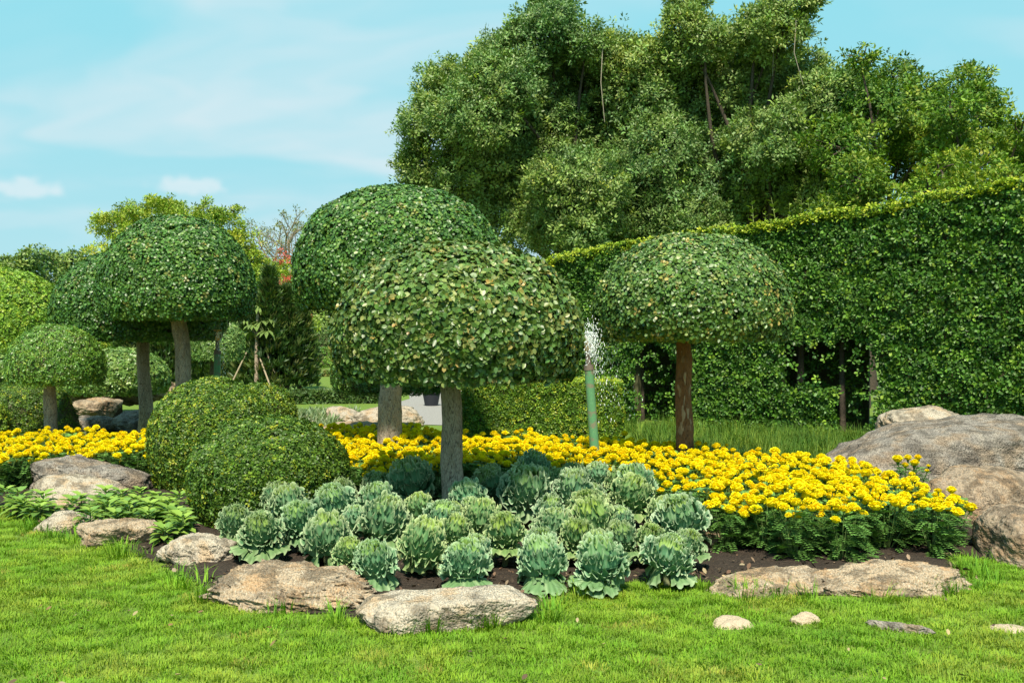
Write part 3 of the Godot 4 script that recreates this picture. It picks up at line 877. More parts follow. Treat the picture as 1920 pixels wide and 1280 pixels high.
func build_trees():
	rng.seed = 400
	var ficus := clump(16, 0.11, 0.048, 0.14, false, -0.6, 1.0, 41)
	var fine := clump(16, 0.13, 0.06, 0.16, false, -0.5, 1.1, 42)
	var far := clump(14, 0.26, 0.13, 0.3, false, -0.5, 1.1, 43)
	var dark := [Color(0.115, 0.168, 0.085), Color(0.14, 0.2, 0.095), Color(0.18, 0.235, 0.115), Color(0.22, 0.26, 0.085)]
	var lb := lobes_at(27.0, 2.4, [[7.95, 2.35, 0.55], [8.0, 3.3, 0.6], [8.35, 1.65, 0.6], [8.9, 2.2, 0.8], [8.9, 3.2, 0.95], [9.7, 1.15, 0.75], [10.3, 0.55, 0.65], [10.45, 0.1, 0.45], [9.95, 2.2, 1.0], [10.9, 1.3, 0.85], [11.1, 2.7, 1.1], [9.5, 4.1, 0.9], [10.6, 4.1, 1.0], [11.9, 1.6, 0.9], [12.3, 3.0, 1.1], [12.5, 4.2, 1.0], [11.6, 4.6, 0.8], [10.2, 3.2, 1.0], [8.7, 4.2, 0.6], [9.4, 1.7, 0.8], [10.5, 1.9, 0.9], [11.3, 2.0, 0.9], [11.7, 3.4, 1.0], [9.3, 2.7, 0.9], [11.0, 3.6, 0.9], [11.5, 1.15, 0.6], [12.2, 1.2, 0.6], [9.2, 1.25, 0.5], [11.0, 0.85, 0.5], [12.3, 2.1, 0.8]])
	broad_tree("ficus_tree", "great dark green spreading tree above the mushroom crowns", Vector3(2.2, 0, -28.0), 3.2, 0.4, lb, ficus, M.tree_leaf, 600, dark, [0.42, 0.38, 0.16, 0.04], 401, "trees behind the tall hedge")
	lb = lobes_at(26.0, 2.0, [[12.8, 0.6, 0.5], [12.9, 0.0, 0.42], [12.6, 1.2, 0.6], [13.3, 1.5, 0.75], [14.1, 1.35, 0.7], [14.5, 0.75, 0.65], [14.75, 0.15, 0.55], [14.2, 0.55, 0.5], [13.7, 2.4, 1.0], [14.7, 2.1, 0.85], [13.4, 3.4, 1.0], [14.6, 3.2, 1.0], [15.3, 2.6, 0.8], [14.3, 4.1, 0.8], [15.3, 3.6, 0.7], [15.4, 1.9, 0.6], [12.8, 2.2, 0.9], [13.9, 1.9, 0.9], [14.3, 2.8, 0.9], [13.0, 4.2, 0.9], [13.5, 0.95, 0.6], [13.9, 1.1, 0.6], [13.2, 0.7, 0.45], [15.0, 1.5, 0.7], [15.6, 2.2, 0.7]])
	broad_tree("ficus_tree", "dark tree with two ragged tops standing behind the hedge", Vector3(6.8, 0, -26.5), 3.4, 0.35, lb, ficus, M.tree_leaf, 600, dark, [0.4, 0.38, 0.17, 0.05], 402, "trees behind the tall hedge")
	var light := [Color(0.06, 0.115, 0.024), Color(0.09, 0.155, 0.028), Color(0.14, 0.2, 0.035), Color(0.2, 0.23, 0.05)]
	lb = lobes_at(24.0, 1.8, [[15.8, 1.75, 0.55], [16.1, 1.15, 0.3], [16.75, 1.5, 0.5], [16.4, 2.3, 0.8], [15.8, 2.8, 0.75], [17.2, 1.9, 0.55], [17.4, 2.6, 0.7], [16.6, 3.2, 0.6], [16.9, 2.2, 0.6], [16.2, 1.9, 0.55], [17.5, 3.3, 0.6]])
	broad_tree("open_crowned_tree", "yellowish green tree with a thin ragged top above the hedge", Vector3(9.2, 0, -24.5), 3.0, 0.25, lb, fine, M.airy_leaf, 420, light, [0.36, 0.36, 0.2, 0.08], 403, "trees behind the tall hedge", 0.85, 0.7, 1.15, 0.4, 0.18)
	lb = lobes_at(22.5, 1.5, [[18.1, 1.65, 0.5], [18.3, 2.2, 0.6], [17.8, 2.7, 0.6], [18.6, 2.9, 0.5], [19.1, 2.5, 0.4], [19.0, 3.1, 0.5], [19.6, 2.9, 0.5], [20.2, 2.6, 0.7], [18.7, 2.4, 0.5], [17.8, 2.1, 0.5], [18.2, 3.3, 0.6], [19.3, 3.4, 0.6]])
	broad_tree("open_crowned_tree", "bright yellow-green tree closest to the frame's edge above the hedge", Vector3(11.2, 0, -22.5), 3.0, 0.22, lb, fine, M.airy_leaf, 420, light, [0.28, 0.38, 0.24, 0.1], 404, "trees behind the tall hedge", 0.9, 0.7, 1.1, 0.35, 0.16)
	lb = lobes_at(19.5, 0.6, [[16.1, 3.35, 0.5], [16.4, 3.8, 0.5], [15.8, 3.9, 0.4]])
	broad_tree("round_topped_bush", "rounded yellow-green bush looking over the hedge top", Vector3(7.3, 0, -19.5), 3.0, 0.12, lb, fine, M.airy_leaf, 420, light, [0.2, 0.4, 0.28, 0.12], 405, "bushes looking over the tall hedge", 0.9, 0.6, 0.95, 0.45)
	lb = lobes_at(17.5, 0.5, [[17.6, 3.2, 0.36], [17.4, 3.6, 0.4], [17.9, 3.5, 0.3], [18.9, 3.4, 0.35]])
	broad_tree("round_topped_bush", "loose bush with upright yellow shoots over the hedge top", Vector3(8.0, 0, -17.8), 3.0, 0.1, lb, fine, M.airy_leaf, 420, light, [0.15, 0.35, 0.32, 0.18], 406, "bushes looking over the tall hedge", 1.1, 0.5, 0.85, 0.35)
	# beyond the garden
	var lime := [Color(0.15, 0.21, 0.04), Color(0.21, 0.27, 0.055), Color(0.29, 0.31, 0.085)]
	lb = lobes_at(44.0, 2.0, [[2.1, 4.25, 0.4], [2.5, 4.05, 0.4], [1.9, 4.8, 0.4], [2.5, 4.7, 0.5], [3.2, 3.95, 0.35], [3.5, 4.1, 0.4], [3.2, 4.6, 0.5], [3.9, 3.95, 0.25], [4.4, 4.0, 0.22], [2.9, 3.8, 0.2]])
	broad_tree("feathery_tree", "feathery lime green tree beyond the topiary", Vector3(-16.6, 0, -44.5), 3.4, 0.22, lb, fine, M.airy_leaf, 330, lime, [0.35, 0.4, 0.25], 411, "trees beyond the lawn", 0.65, 0.8, 1.3, 0.3, 0.03)
	lb = lobes_at(41.0, 1.5, [[4.2, 4.3, 0.4], [4.5, 4.6, 0.4], [4.7, 4.95, 0.4], [4.2, 4.9, 0.5], [5.0, 5.2, 0.35]])
	broad_tree("feathery_tree", "soft bright green tree next to the leafless one", Vector3(-11.8, 0, -41.0), 2.6, 0.2, lb, fine, M.airy_leaf, 330, lime, [0.4, 0.4, 0.2], 412, "trees beyond the lawn", 0.75, 0.8, 1.3, 0.3, 0.06)
	var olive := [Color(0.08, 0.125, 0.055), Color(0.11, 0.16, 0.06), Color(0.14, 0.19, 0.065)]
	var spots := [[[0.55, 4.9, 0.26], [0.35, 5.1, 0.3], [0.85, 4.85, 0.28], [1.0, 5.3, 0.3], [0.6, 5.4, 0.4]], [[1.2, 5.0, 0.3], [1.4, 4.87, 0.22], [1.5, 5.4, 0.4], [1.1, 5.5, 0.3]], [[-0.2, 5.1, 0.4], [0.1, 5.1, 0.25], [-0.6, 5.0, 0.5], [0.0, 5.6, 0.4]], [[5.9, 5.85, 0.35], [6.2, 5.6, 0.4], [6.1, 6.2, 0.4], [6.6, 5.9, 0.4]], [[7.2, 5.4, 0.5], [7.6, 5.8, 0.5], [6.9, 5.9, 0.4], [8.3, 5.6, 0.5]], [[9.0, 5.2, 0.6], [9.6, 5.6, 0.6], [8.6, 5.7, 0.5], [10.2, 5.4, 0.6]], [[2.2, 5.6, 0.5], [2.8, 5.5, 0.5], [3.3, 5.7, 0.4], [1.9, 5.8, 0.3]], [[4.0, 5.7, 0.5], [4.6, 5.6, 0.4], [5.2, 5.7, 0.4], [3.7, 5.9, 0.4]], [[11.2, 5.1, 0.7], [12.2, 5.3, 0.7], [11.7, 5.7, 0.6]], [[-1.8, 5.0, 0.6], [-1.2, 5.3, 0.5], [-2.4, 5.4, 0.6]]]
	var says := ["olive green tree over the huge dome shrub", "flat-topped grey-green tree beside the feathery one", "dark tree cut by the frame's edge on the horizon", "blue-green tree behind the red blossoms", "hazy tree behind the foremost topiary crown", "hazy tree between the topiary and the tall hedge", "dim tree behind the dark topiary crowns", "dim tree behind the distant topiary", "hazy tree hidden behind the tall hedge's end", "dark tree beyond the frame's edge"]
	for k in spots.size():
		rng.seed = 420 + k
		var dep: float = 60.0 + 4.0 * (k % 4)
		lb = lobes_at(dep, 2.0, spots[k])
		broad_tree("distant_tree", says[k], Vector3(lb[0][0], 0, -dep), 2.0, 0.25, lb, far, M.small_leaf, 55, olive, [0.4, 0.4, 0.2], 440 + k, "trees on the horizon", 0.85, 0.9, 1.5, 0.3)
	leafless_tree()
	flame_tree()
	conifers()
	young_tree()

func branch(mb: Mb, tips: Array, a: Vector3, dir: Vector3, len: float, rad: float, level: int):
	var b := a + dir * len
	limb(mb, a, b, rad, rad * 0.62, 0.08, 6)
	if level == 0:
		tips.append(b)
		return
	for k in (3 if level > 1 else 2):
		var nd := (dir + rdir() * 0.75 + Vector3.UP * 0.12).normalized()
		branch(mb, tips, b, nd, len * r(0.6, 0.82), rad * 0.6, level - 1)

func leafless_tree():
	rng.seed = 451
	var t := thing("leafless_tree", Vector3(-11.6, 0, -48.0), "nearly leafless tree with fine spreading twigs against the sky", "tree", "trees beyond the lawn")
	var mb := Mb.new()
	var tips := []
	branch(mb, tips, Vector3(0, -0.1, 0), Vector3(0.02, 1, 0), 4.6, 0.16, 0)
	for k in 5:
		branch(mb, tips, Vector3(0.08, 4.4, 0), (Vector3.UP * 0.75 + Vector3(cos(k * 1.256), 0, sin(k * 1.256)) * 0.85).normalized(), 1.2, 0.09, 4)
	part("trunk", mb.make(), matte(Color(0.2, 0.16, 0.11)), t)
	var places := []
	var tints := []
	for p in tips:
		for j in 2:
			if rng.randf() < 0.75:
				places.append(Transform3D(on(rdir(), r(0.5, 1.0)), p + rdir() * 0.12))
				tints.append(vary(Color(0.22, 0.25, 0.07), 0.2))
	scatter("crown", clump(6, 0.14, 0.07, 0.12, false, -0.5, 1.1, 45), M.airy_leaf, places, tints, t)

func flame_tree():
	rng.seed = 452
	var lb := lobes_at(38.0, 0.8, [[5.3, 5.0, 0.2], [5.45, 5.3, 0.25], [5.55, 5.9, 0.25], [5.75, 6.1, 0.22], [5.7, 6.6, 0.2]])
	var t = broad_tree("red_blossom_tree", "slender tree with scarlet blossom beside the dark conifers", Vector3(-8.9, 0, -38.0), 1.6, 0.08, lb, clump(12, 0.12, 0.06, 0.12, false, -0.5, 1.1, 46), M.airy_leaf, 330, [Color(0.14, 0.2, 0.04), Color(0.2, 0.26, 0.05)], [0.5, 0.5], 453, "trees beyond the lawn", 1.0, 0.7, 1.1, 0.3)
	var red := clump(14, 0.11, 0.08, 0.1, false, -0.6, 1.0, 47)
	for q in [[5.25, 4.85], [5.45, 4.9], [5.35, 4.78], [5.4, 5.2], [5.32, 5.28], [5.78, 5.95], [5.72, 6.0], [5.8, 6.4], [5.76, 6.55], [5.82, 6.5], [5.55, 5.0]]:
		var places := []
		var tints := []
		var c: Vector3 = Vector3((q[0] - 9.6) / 17.6 * 37.2, 1.6 + (6.2 - q[1]) / 17.6 * 37.2, -37.2) - t.position
		for k in 8:
			places.append(Transform3D(on(rdir(), r(0.5, 0.9)), c + rdir() * r(0.05, 0.3)))
			tints.append(vary(Color(0.5, 0.11, 0.07), 0.2))
		scatter("blossom", red, M.airy_leaf, places, tints, t)

func conifers():
	var spray := clump(10, 0.2, 0.05, 0.07, false, 0.6, 1.45, 48)
	var list := [[5.05, 24.5, 0.42, 3.1, "slim pointed conifer by the young staked tree, tallest of the dark ones"], [5.36, 24.9, 0.5, 2.6, "dark conifer behind the tallest slim one"], [5.6, 25.3, 0.5, 2.35, "dark conifer at the end of the row by the lawn"], [4.75, 25.8, 0.55, 2.5, "dark conifer behind the young staked tree"], [4.4, 27.0, 0.6, 2.4, "dark conifer between the far topiary and the staked tree"], [3.9, 28.5, 0.7, 2.3, "dark conifer behind the far topiary"], [3.1, 29.5, 0.8, 2.3, "dark conifer seen between the two tall pale trunks"], [2.6, 30.5, 0.9, 2.2, "dark conifer beside the slanting trunk"]]
	for k in list.size():
		rng.seed = 460 + k
		var q = list[k]
		var t := thing("columnar_conifer", Vector3((q[0] - 9.6) / 17.6 * q[1], 0, -q[1]), q[4], "conifer", "dark columnar conifers")
		var mb := Mb.new()
		mb.tube([Vector3(0, -0.05, 0), Vector3(0, q[3] * 0.9, 0)], [0.09, 0.02], 7, Color.WHITE)
		part("trunk", mb.make(), M.dark_bark, t)
		var places := []
		var tints := []
		for j in int(900 * q[2]) + 300:
			var f := pow(rng.randf(), 0.8)
			var an := r(0, TAU)
			var rad: float = q[2] * minf(1.0, pow(1.0 - f, 0.65) * 1.25) * (1 + 0.35 * bump.get_noise_2d(an * 1.5, f * 9.0)) * sqrt(r(0.25, 1.0))
			var out := Vector3(cos(an), 0, sin(an))
			places.append(Transform3D(on((out * 0.6 + Vector3.UP + rdir() * 0.35).normalized(), r(0.8, 1.3)), out * rad + Vector3.UP * (0.08 + f * q[3])))
			tints.append(leaf_tone(pick([Color(0.026, 0.055, 0.026), Color(0.036, 0.07, 0.03), Color(0.055, 0.095, 0.035), Color(0.065, 0.08, 0.036)]), 0.2))
		scatter("crown", spray, M.small_leaf, places, tints, t)

func young_tree():
	rng.seed = 470
	var base := Vector3(-6.6, 0, -24.2)
	var t := thing("young_tree", base, "young slender tree with drooping leaf tufts held by stakes", "tree")
	var mb := Mb.new()
	mb.tube([Vector3(0, -0.05, 0), Vector3(0.01, 1.2, 0), Vector3(0.05, 2.2, 0)], [0.06, 0.05, 0.035], 9, Color.WHITE)
	part("trunk", mb.make(), M.bark, t)
	var droop := Mb.new()
	for k in 11:
		var an := k * 2.4
		droop.leaf(Transform3D(Basis(Vector3.UP, an) * Basis(Vector3.RIGHT, r(-0.1, 0.5)), Vector3.ZERO), 0.3, 0.1, 0.3, 0.5, Color(0.17, 0.25, 0.07))
	var dm := droop.make()
	for p in [Vector3(-0.32, 1.95, 0), Vector3(0.02, 2.25, 0), Vector3(0.3, 1.6, 0.1), Vector3(-0.1, 1.75, 0.1), Vector3(0.12, 1.85, 0), Vector3(0.32, 1.9, -0.1), Vector3(-0.2, 1.6, -0.1)]:
		var tw := Mb.new()
		tw.tube([Vector3(0.03, 1.4, 0), p], [0.018, 0.01], 5, Color.WHITE)
		part("twig", tw.make(), M.bark, t)
		var o := part("leaf_tuft", dm, M.airy_leaf, t)
		o.transform = Transform3D(Basis(Vector3.UP, r(0, TAU)) * Basis.from_scale(Vector3.ONE * r(0.8, 1.15)), p)
	var k := 0
	for q in [[Vector3(-0.7, 0, 0.2), Vector3(-0.22, 1.05, 0.1)], [Vector3(0.52, 0, 0.35), Vector3(0.1, 0.95, 0.1)], [Vector3(0.62, 0, -0.2), Vector3(0.17, 1.25, -0.05)]]:
		var sb := Mb.new()
		sb.tube([q[0] - (q[1] - q[0]) * 0.03, q[1]], [0.024, 0.02], 8, Color.WHITE)
		var o := part("stake", sb.make(), matte(Color(0.36, 0.29, 0.2)), self)
		o.position = base
		tag(o, ["stake leaning in from the topiary's side to prop the young tree", "thick pale stake leaning away from the young tree", "thin pale stake beside the thick one at the young tree"][k], "stake", "stakes propping the young tree")
		k += 1


# ---------------------------------------------------------------- rocks
func rock_mesh(half: Vector3, sd: int, cuts: int, p := 9.0, rough := 1.0, strata := 0.0) -> ArrayMesh:
	rng.seed = sd
	var planes := []
	for k in cuts + 4:
		var nn := rdir()
		planes.append([nn, r(0.62, 0.92)])
	planes.append([Vector3(r(-0.12, 0.12), 1, r(-0.12, 0.12)).normalized(), r(0.7, 0.86)])
	var rows := 64
	var cols := 110
	var pts := PackedVector3Array()
	var off := Vector3(sd * 1.7, sd * 0.3, sd)
	var mean := pow(half.x * half.y * half.z, 1.0 / 3.0)
	for a in rows + 1:
		var th := PI * a / rows
		for b in cols:
			var ph := TAU * b / cols
			var dir := Vector3(sin(th) * cos(ph), cos(th), sin(th) * sin(ph))
			var acc := 1.0
			for q in planes:
				var dd: float = dir.dot(q[0])
				if dd > 0.0: acc += pow(dd / q[1], p)
			var rr := pow(acc, -1.0 / p)
			var w := dir * half / mean
			var crack := absf(bump.get_noise_3dv(w * 1.6 + off * 2.0))
			rr *= 1.0 + rough * (0.13 * bump.get_noise_3dv(w * 1.1 + off) + 0.07 * bump.get_noise_3dv(w * 2.9 + off) + 0.03 * bump.get_noise_3dv(w * 8.0 + off) + 0.012 * bump.get_noise_3dv(w * 20.0 + off) - 0.06 * (1.0 - smoothstep(0.0, 0.05, crack)))
			if strata > 0.0:
				rr *= 1.0 + strata * (absf(bump.get_noise_2d(dir.y * half.y * 14.0 + bump.get_noise_3dv(w * 1.5) * 1.2, sd)) - 0.2)
			pts.append(dir * rr * half)
	var mb := Mb.new()
	mb.wrap(pts, rows, cols, Color.WHITE)
	# blotches of lichen and rust
	for k in pts.size():
		var w := pts[k] * 3.0 + off
		var li := smoothstep(0.02, 0.3, bump.get_noise_3dv(w * 1.6) + 0.5 * bump.get_noise_3dv(w * 6.0))
		var ru := smoothstep(0.0, 0.35, bump.get_noise_3dv(w * 1.2 + Vector3.ONE * 9.0) + 0.4 * bump.get_noise_3dv(w * 5.0))
		mb.c[k] = Color.WHITE.lerp(Color(1.0, 0.78, 0.56), ru * 0.6).lerp(Color(0.36, 0.35, 0.34), li * 0.75)
	return mb.make()

func rock(called: String, label: String, at: Vector3, half: Vector3, turn: Vector3, mat: Material, sd: int, cuts := 7, rough := 1.0, strata := 0.0, group := "stones edging the flower bed"):
	var o := part(called, rock_mesh(half, sd, cuts, 15.0, rough, strata), mat, self)
	o.position = at
	o.rotation = turn
	tag(o, label, "rock", group)
	return o

func build_rocks():
	var V := func(x, y, z): return Vector3(x, y, z)
	rock("boulder", "long low front rock below the kale, speckled tan and grey", Vector3(-0.36, 0.04, -5.13), Vector3(0.57, 0.18, 0.24), Vector3(0.1, 0.1, 0.05), M.pale, 501, 5, 0.7)
	rock("boulder", "broad layered tan slab with ledges before the kale", Vector3(-1.36, 0.05, -5.62), Vector3(0.57, 0.165, 0.33), Vector3(0.02, -0.38, -0.03), M.tan, 502, 6, 0.8, 0.25)
	rock("boulder", "flat tan rock at the foot of the round clipped shrub", Vector3(-2.14, 0.03, -6.52), Vector3(0.34, 0.17, 0.26), Vector3(0, -0.3, -0.04), M.pale, 503, 6)
	rock("boulder", "orange-brown rock beside the light green bedding plants", Vector3(-2.95, 0.05, -7.08), Vector3(0.36, 0.2, 0.26), Vector3(0, -0.2, 0.05), M.tan, 504, 7, 1.0, 0.1)
	rock("boulder", "small pale rock half sunk at the lawn's corner", Vector3(-3.62, 0.02, -7.62), Vector3(0.26, 0.15, 0.2), Vector3(0, 0.2, 0), M.pale, 505, 6)
	rock("boulder", "long two-humped rock below the marigolds", Vector3(1.62, -0.01, -5.82), Vector3(0.5, 0.13, 0.24), Vector3(0, 0.16, 0.06), M.tan, 506, 5, 0.9)
	rock("boulder", "long tan rock with a broken face under the marigold front", Vector3(2.36, 0.01, -5.84), Vector3(0.72, 0.17, 0.26), Vector3(0, -0.06, 0), M.tan, 516, 7, 1.1, 0.1)
	rock("boulder", "rounded brown boulder nearest the lawn at the frame's edge", Vector3(3.72, 0.05, -6.6), Vector3(0.5, 0.34, 0.42), Vector3(0.1, 0.2, -0.1), M.brown, 507, 1, 0.6)
	rock("boulder", "rounded brown boulder between the marigolds and the big slab", Vector3(3.9, 0.08, -7.9), Vector3(0.62, 0.44, 0.45), Vector3(0, 0.1, 0.0), M.brown, 508, 1, 0.6)
	rock("boulder", "huge grey slab of rock below the tall hedge", Vector3(4.7, 0.2, -9.8), Vector3(2.05, 0.56, 0.7), Vector3(0.06, 0.1, 0.1), M.grey, 509, 6, 0.7)
	rock("boulder", "flat tan slab lying behind the huge grey rock", Vector3(4.75, 0.5, -10.75), Vector3(0.62, 0.28, 0.5), Vector3(0, 0.1, 0.06), M.pale, 510, 6, 0.8)
	rock("boulder", "small brown rock hiding between the kale and the marigolds", Vector3(1.42, 0.08, -6.95), Vector3(0.2, 0.19, 0.22), Vector3(0, 0, 0), M.tan, 511, 6)
	rock("boulder", "wide dark boulder under the side bed of marigolds", Vector3(-4.22, 0.12, -9.35), Vector3(0.66, 0.25, 0.42), Vector3(0, -0.1, -0.05), M.grey, 512, 6)
	rock("boulder", "pale domed boulder in front of the wide dark one", Vector3(-4.02, 0.06, -8.62), Vector3(0.48, 0.26, 0.34), Vector3(0, 0.15, 0), M.pale, 513, 6, 0.8)
	rock("stepping_stone", "round cracked flat stone sunk in the lawn", Vector3(1.19, -0.035, -5.1), Vector3(0.14, 0.085, 0.12), Vector3.ZERO, M.beige, 521, 3, 0.5, 0.0, "stones sunk in the lawn")
	rock("stepping_stone", "small peaked pale stone poking out of the lawn", Vector3(1.6, -0.02, -5.15), Vector3(0.11, 0.08, 0.1), Vector3(0, 0.3, 0), M.beige, 522, 8, 1.0, 0.0, "stones sunk in the lawn")
	rock("stepping_stone", "narrow grey split stone lying slantwise in the lawn", Vector3(2.07, 0.0, -5.0), Vector3(0.17, 0.05, 0.035), Vector3(0, -0.5, 0), M.grey, 523, 6, 1.2, 0.3, "stones sunk in the lawn")
	rock("stepping_stone", "flat tan stone barely showing at the lawn's edge of frame", Vector3(2.68, -0.025, -5.0), Vector3(0.17, 0.055, 0.09), Vector3.ZERO, M.beige, 524, 4, 0.6, 0.0, "stones sunk in the lawn")
	# the rockery under the pale topiary
	var g := "boulders of the far rockery"
	rock("rockery_boulder", "tan rockery boulder with a flat lit top, foremost of the group", Vector3(-6.95, 0.3, -15.6), Vector3(0.5, 0.27, 0.4), Vector3(0, 0.1, 0.05), M.tan, 531, 7, 1.0, 0.0, g)
	rock("rockery_boulder", "long tan rockery boulder under the pale topiary", Vector3(-7.3, 0.5, -18.3), Vector3(1.1, 0.36, 0.5), Vector3(0, 0, 0.0), M.tan, 532, 7, 1.0, 0.0, g)
	rock("rockery_boulder", "shadowed brown boulder behind the low topiary's trunk", Vector3(-8.15, 0.45, -17.4), Vector3(0.5, 0.4, 0.45), Vector3(0, 0.4, 0.0), M.tan, 533, 7, 1.0, 0.0, g)
	rock("rockery_boulder", "low grey boulder lying behind the marigolds' far edge", Vector3(-6.7, 0.1, -14.7), Vector3(0.55, 0.2, 0.35), Vector3(0, 0.1, 0.0), M.grey, 534, 7, 1.0, 0.0, g)
	rock("rockery_boulder", "grey boulder beside the slanting pale trunk", Vector3(-5.9, 0.12, -15.0), Vector3(0.5, 0.26, 0.4), Vector3(0, 0.5, 0.1), M.grey, 535, 7, 1.0, 0.0, g)
	rock("rockery_boulder", "speckled round boulder at the slanting trunk's foot", Vector3(-5.45, 0.12, -14.7), Vector3(0.26, 0.24, 0.25), Vector3(0, 0.1, 0.0), M.pale, 536, 6, 1.0, 0.0, g)
	g = "pale boulders by the gravel path"
	rock("path_boulder", "long pale boulder bordering the path behind the tall trunk", Vector3(-2.1, 0.1, -15.6), Vector3(0.75, 0.3, 0.4), Vector3(0, 0.15, 0.04), M.pale, 541, 6, 0.9, 0.0, g)
	rock("path_boulder", "rounded pale boulder at the near end of the path border", Vector3(-2.95, 0.08, -16.2), Vector3(0.38, 0.26, 0.35), Vector3(0, 0.1, 0.0), M.pale, 542, 6, 0.9, 0.0, g)
	rock("path_boulder", "low tan boulder showing over the marigolds before the path", Vector3(-2.2, 0.04, -14.3), Vector3(0.85, 0.22, 0.3), Vector3(0, 0.05, 0.03), M.tan, 543, 6, 0.9, 0.0, g)
	rock("path_boulder", "small pale stone beside the silvery ground cover", Vector3(-3.35, 0.04, -15.2), Vector3(0.24, 0.13, 0.2), Vector3(0, 0.1, 0.0), M.pale, 544, 6, 0.9, 0.0, g)
	rock("path_boulder", "reddish brown mound behind the silvery ground cover", Vector3(-5.0, 0.02, -21.4), Vector3(0.55, 0.24, 0.4), Vector3(0, 0.1, 0.0), M.tan, 545, 4, 0.7, 0.0, g)


# ---------------------------------------------------------------- ornamental kale
func kale_leaf(length: float, width: float, cup: float, ruffle: float, waves: float, sd: int, rib: Color, blade: Color, rim: Color, droop := 0.0) -> ArrayMesh:
	rng.seed = sd
	var mb := Mb.new()
	var nt := 8
	var na := 41
	var ph := r(0, TAU)
	var pts := []
	for a in nt + 1:
		var t := a / float(nt)
		for b in na:
			var s := b / float(na - 1) * 2.0 - 1.0
			# a fan: the blade opens from a narrow stalk
			var open := smoothstep(0.08, 0.55, t)
			var ang := s * lerpf(0.12, 1.15, open)
			var rad := length * t * lerpf(1.0, 0.84 + 0.16 * cos(s * 1.5), open)
			var x := sin(ang) * rad * width
			var z := cos(ang * 0.85) * rad
			var edge := pow(t, 5.0)
			var wv := sin(s * waves + ph) * 0.65 + sin(s * waves * 1.73 + ph * 2.0) * 0.5
			var y := cup * (t * t * 0.55 + s * s * t * 0.5) * length + edge * ruffle * length * wv - droop * t * t * length
			z += edge * ruffle * length * 0.5 * cos(s * waves * 1.7 + ph)
			pts.append(Vector3(x, y, z))
			var cc := blade.lerp(rib, clampf(1.0 - absf(s) * 7.0, 0, 1) * 0.7 * (1.0 - t * 0.5))
			cc = cc.lerp(rim, smoothstep(0.89, 1.0, t) * 0.85)
			mb.c.append(cc * (1.0 + 0.12 * sin(s * 31.0 + t * 9.0)))
			mb.v.append(pts[-1])
			mb.n.append(Vector3.ZERO)
	for a in nt:
		for b in na - 1:
			var p := a * na + b
			for f in [[p, p + na, p + 1], [p + 1, p + na, p + na + 1]]:
				mb.i.append_array([f[0], f[2], f[1]])
				var nn: Vector3 = (mb.v[f[1]] - mb.v[f[0]]).cross(mb.v[f[2]] - mb.v[f[0]])
				for e in f: mb.n[e] += nn
	for k in mb.n.size():
		mb.n[k] = mb.n[k].normalized() if mb.n[k].length_squared() > 1e-16 else Vector3.UP
		mb.c[k].a = 1.0
	return mb.make()

# one leaf of a kale head, wrapped round a ball of radius 1: its wavy edge lies at the polar angle theta
func kale_shell(theta: float, half: float, sd: int, face: Color, rim: Color) -> ArrayMesh:
	rng.seed = sd
	var mb := Mb.new()
	var nt := 8
	var na := 45
	var p1 := r(0, TAU)
	var p2 := r(0, TAU)
	var wv := r(13.0, 17.0)
	for a in nt + 1:
		var t := a / float(nt)
		for b in na:
			var s := b / float(na - 1) * 2.0 - 1.0
			var w := pow(t, 3.0)
			var ang := s * half * lerpf(0.75, 1.0, t)
			var th := lerpf(theta + 0.62, theta + 0.2 * s * s, t)
			var rad := 0.76 + 0.13 * t + 0.17 * pow(t, 4.0)
			rad += w * (0.07 * sin(s * wv + p1) + 0.045 * sin(s * wv * 1.63 + p2))
			th += w * (0.085 * sin(s * wv * 0.9 + p2) + 0.06 * cos(s * wv * 1.55 + p1)) + 0.1 * pow(t, 5.0)
			mb.v.append(Vector3(sin(th) * sin(ang), cos(th), sin(th) * cos(ang)) * rad)
			mb.n.append(Vector3.ZERO)
			var vein := pow(absf(sin(s * 7.0 + 0.4 * sin(t * 4.0))), 12.0) * 0.35 + clampf(1.0 - absf(s) * 9.0, 0, 1) * 0.5
			var cc := face.lerp(rim, vein * 0.6).lerp(rim, smoothstep(0.86, 1.0, t) * 0.95)
			cc.a = 1.0
			mb.c.append(cc)
	for a in nt:
		for b in na - 1:
			var p := a * na + b
			for f in [[p, p + 1, p + na], [p + 1, p + na + 1, p + na]]:
				mb.i.append_array(f)
				var nn: Vector3 = (mb.v[f[2]] - mb.v[f[0]]).cross(mb.v[f[1]] - mb.v[f[0]])
				for e in f: mb.n[e] += nn
	for k in mb.n.size(): mb.n[k] = mb.n[k].normalized()
	return mb.make()

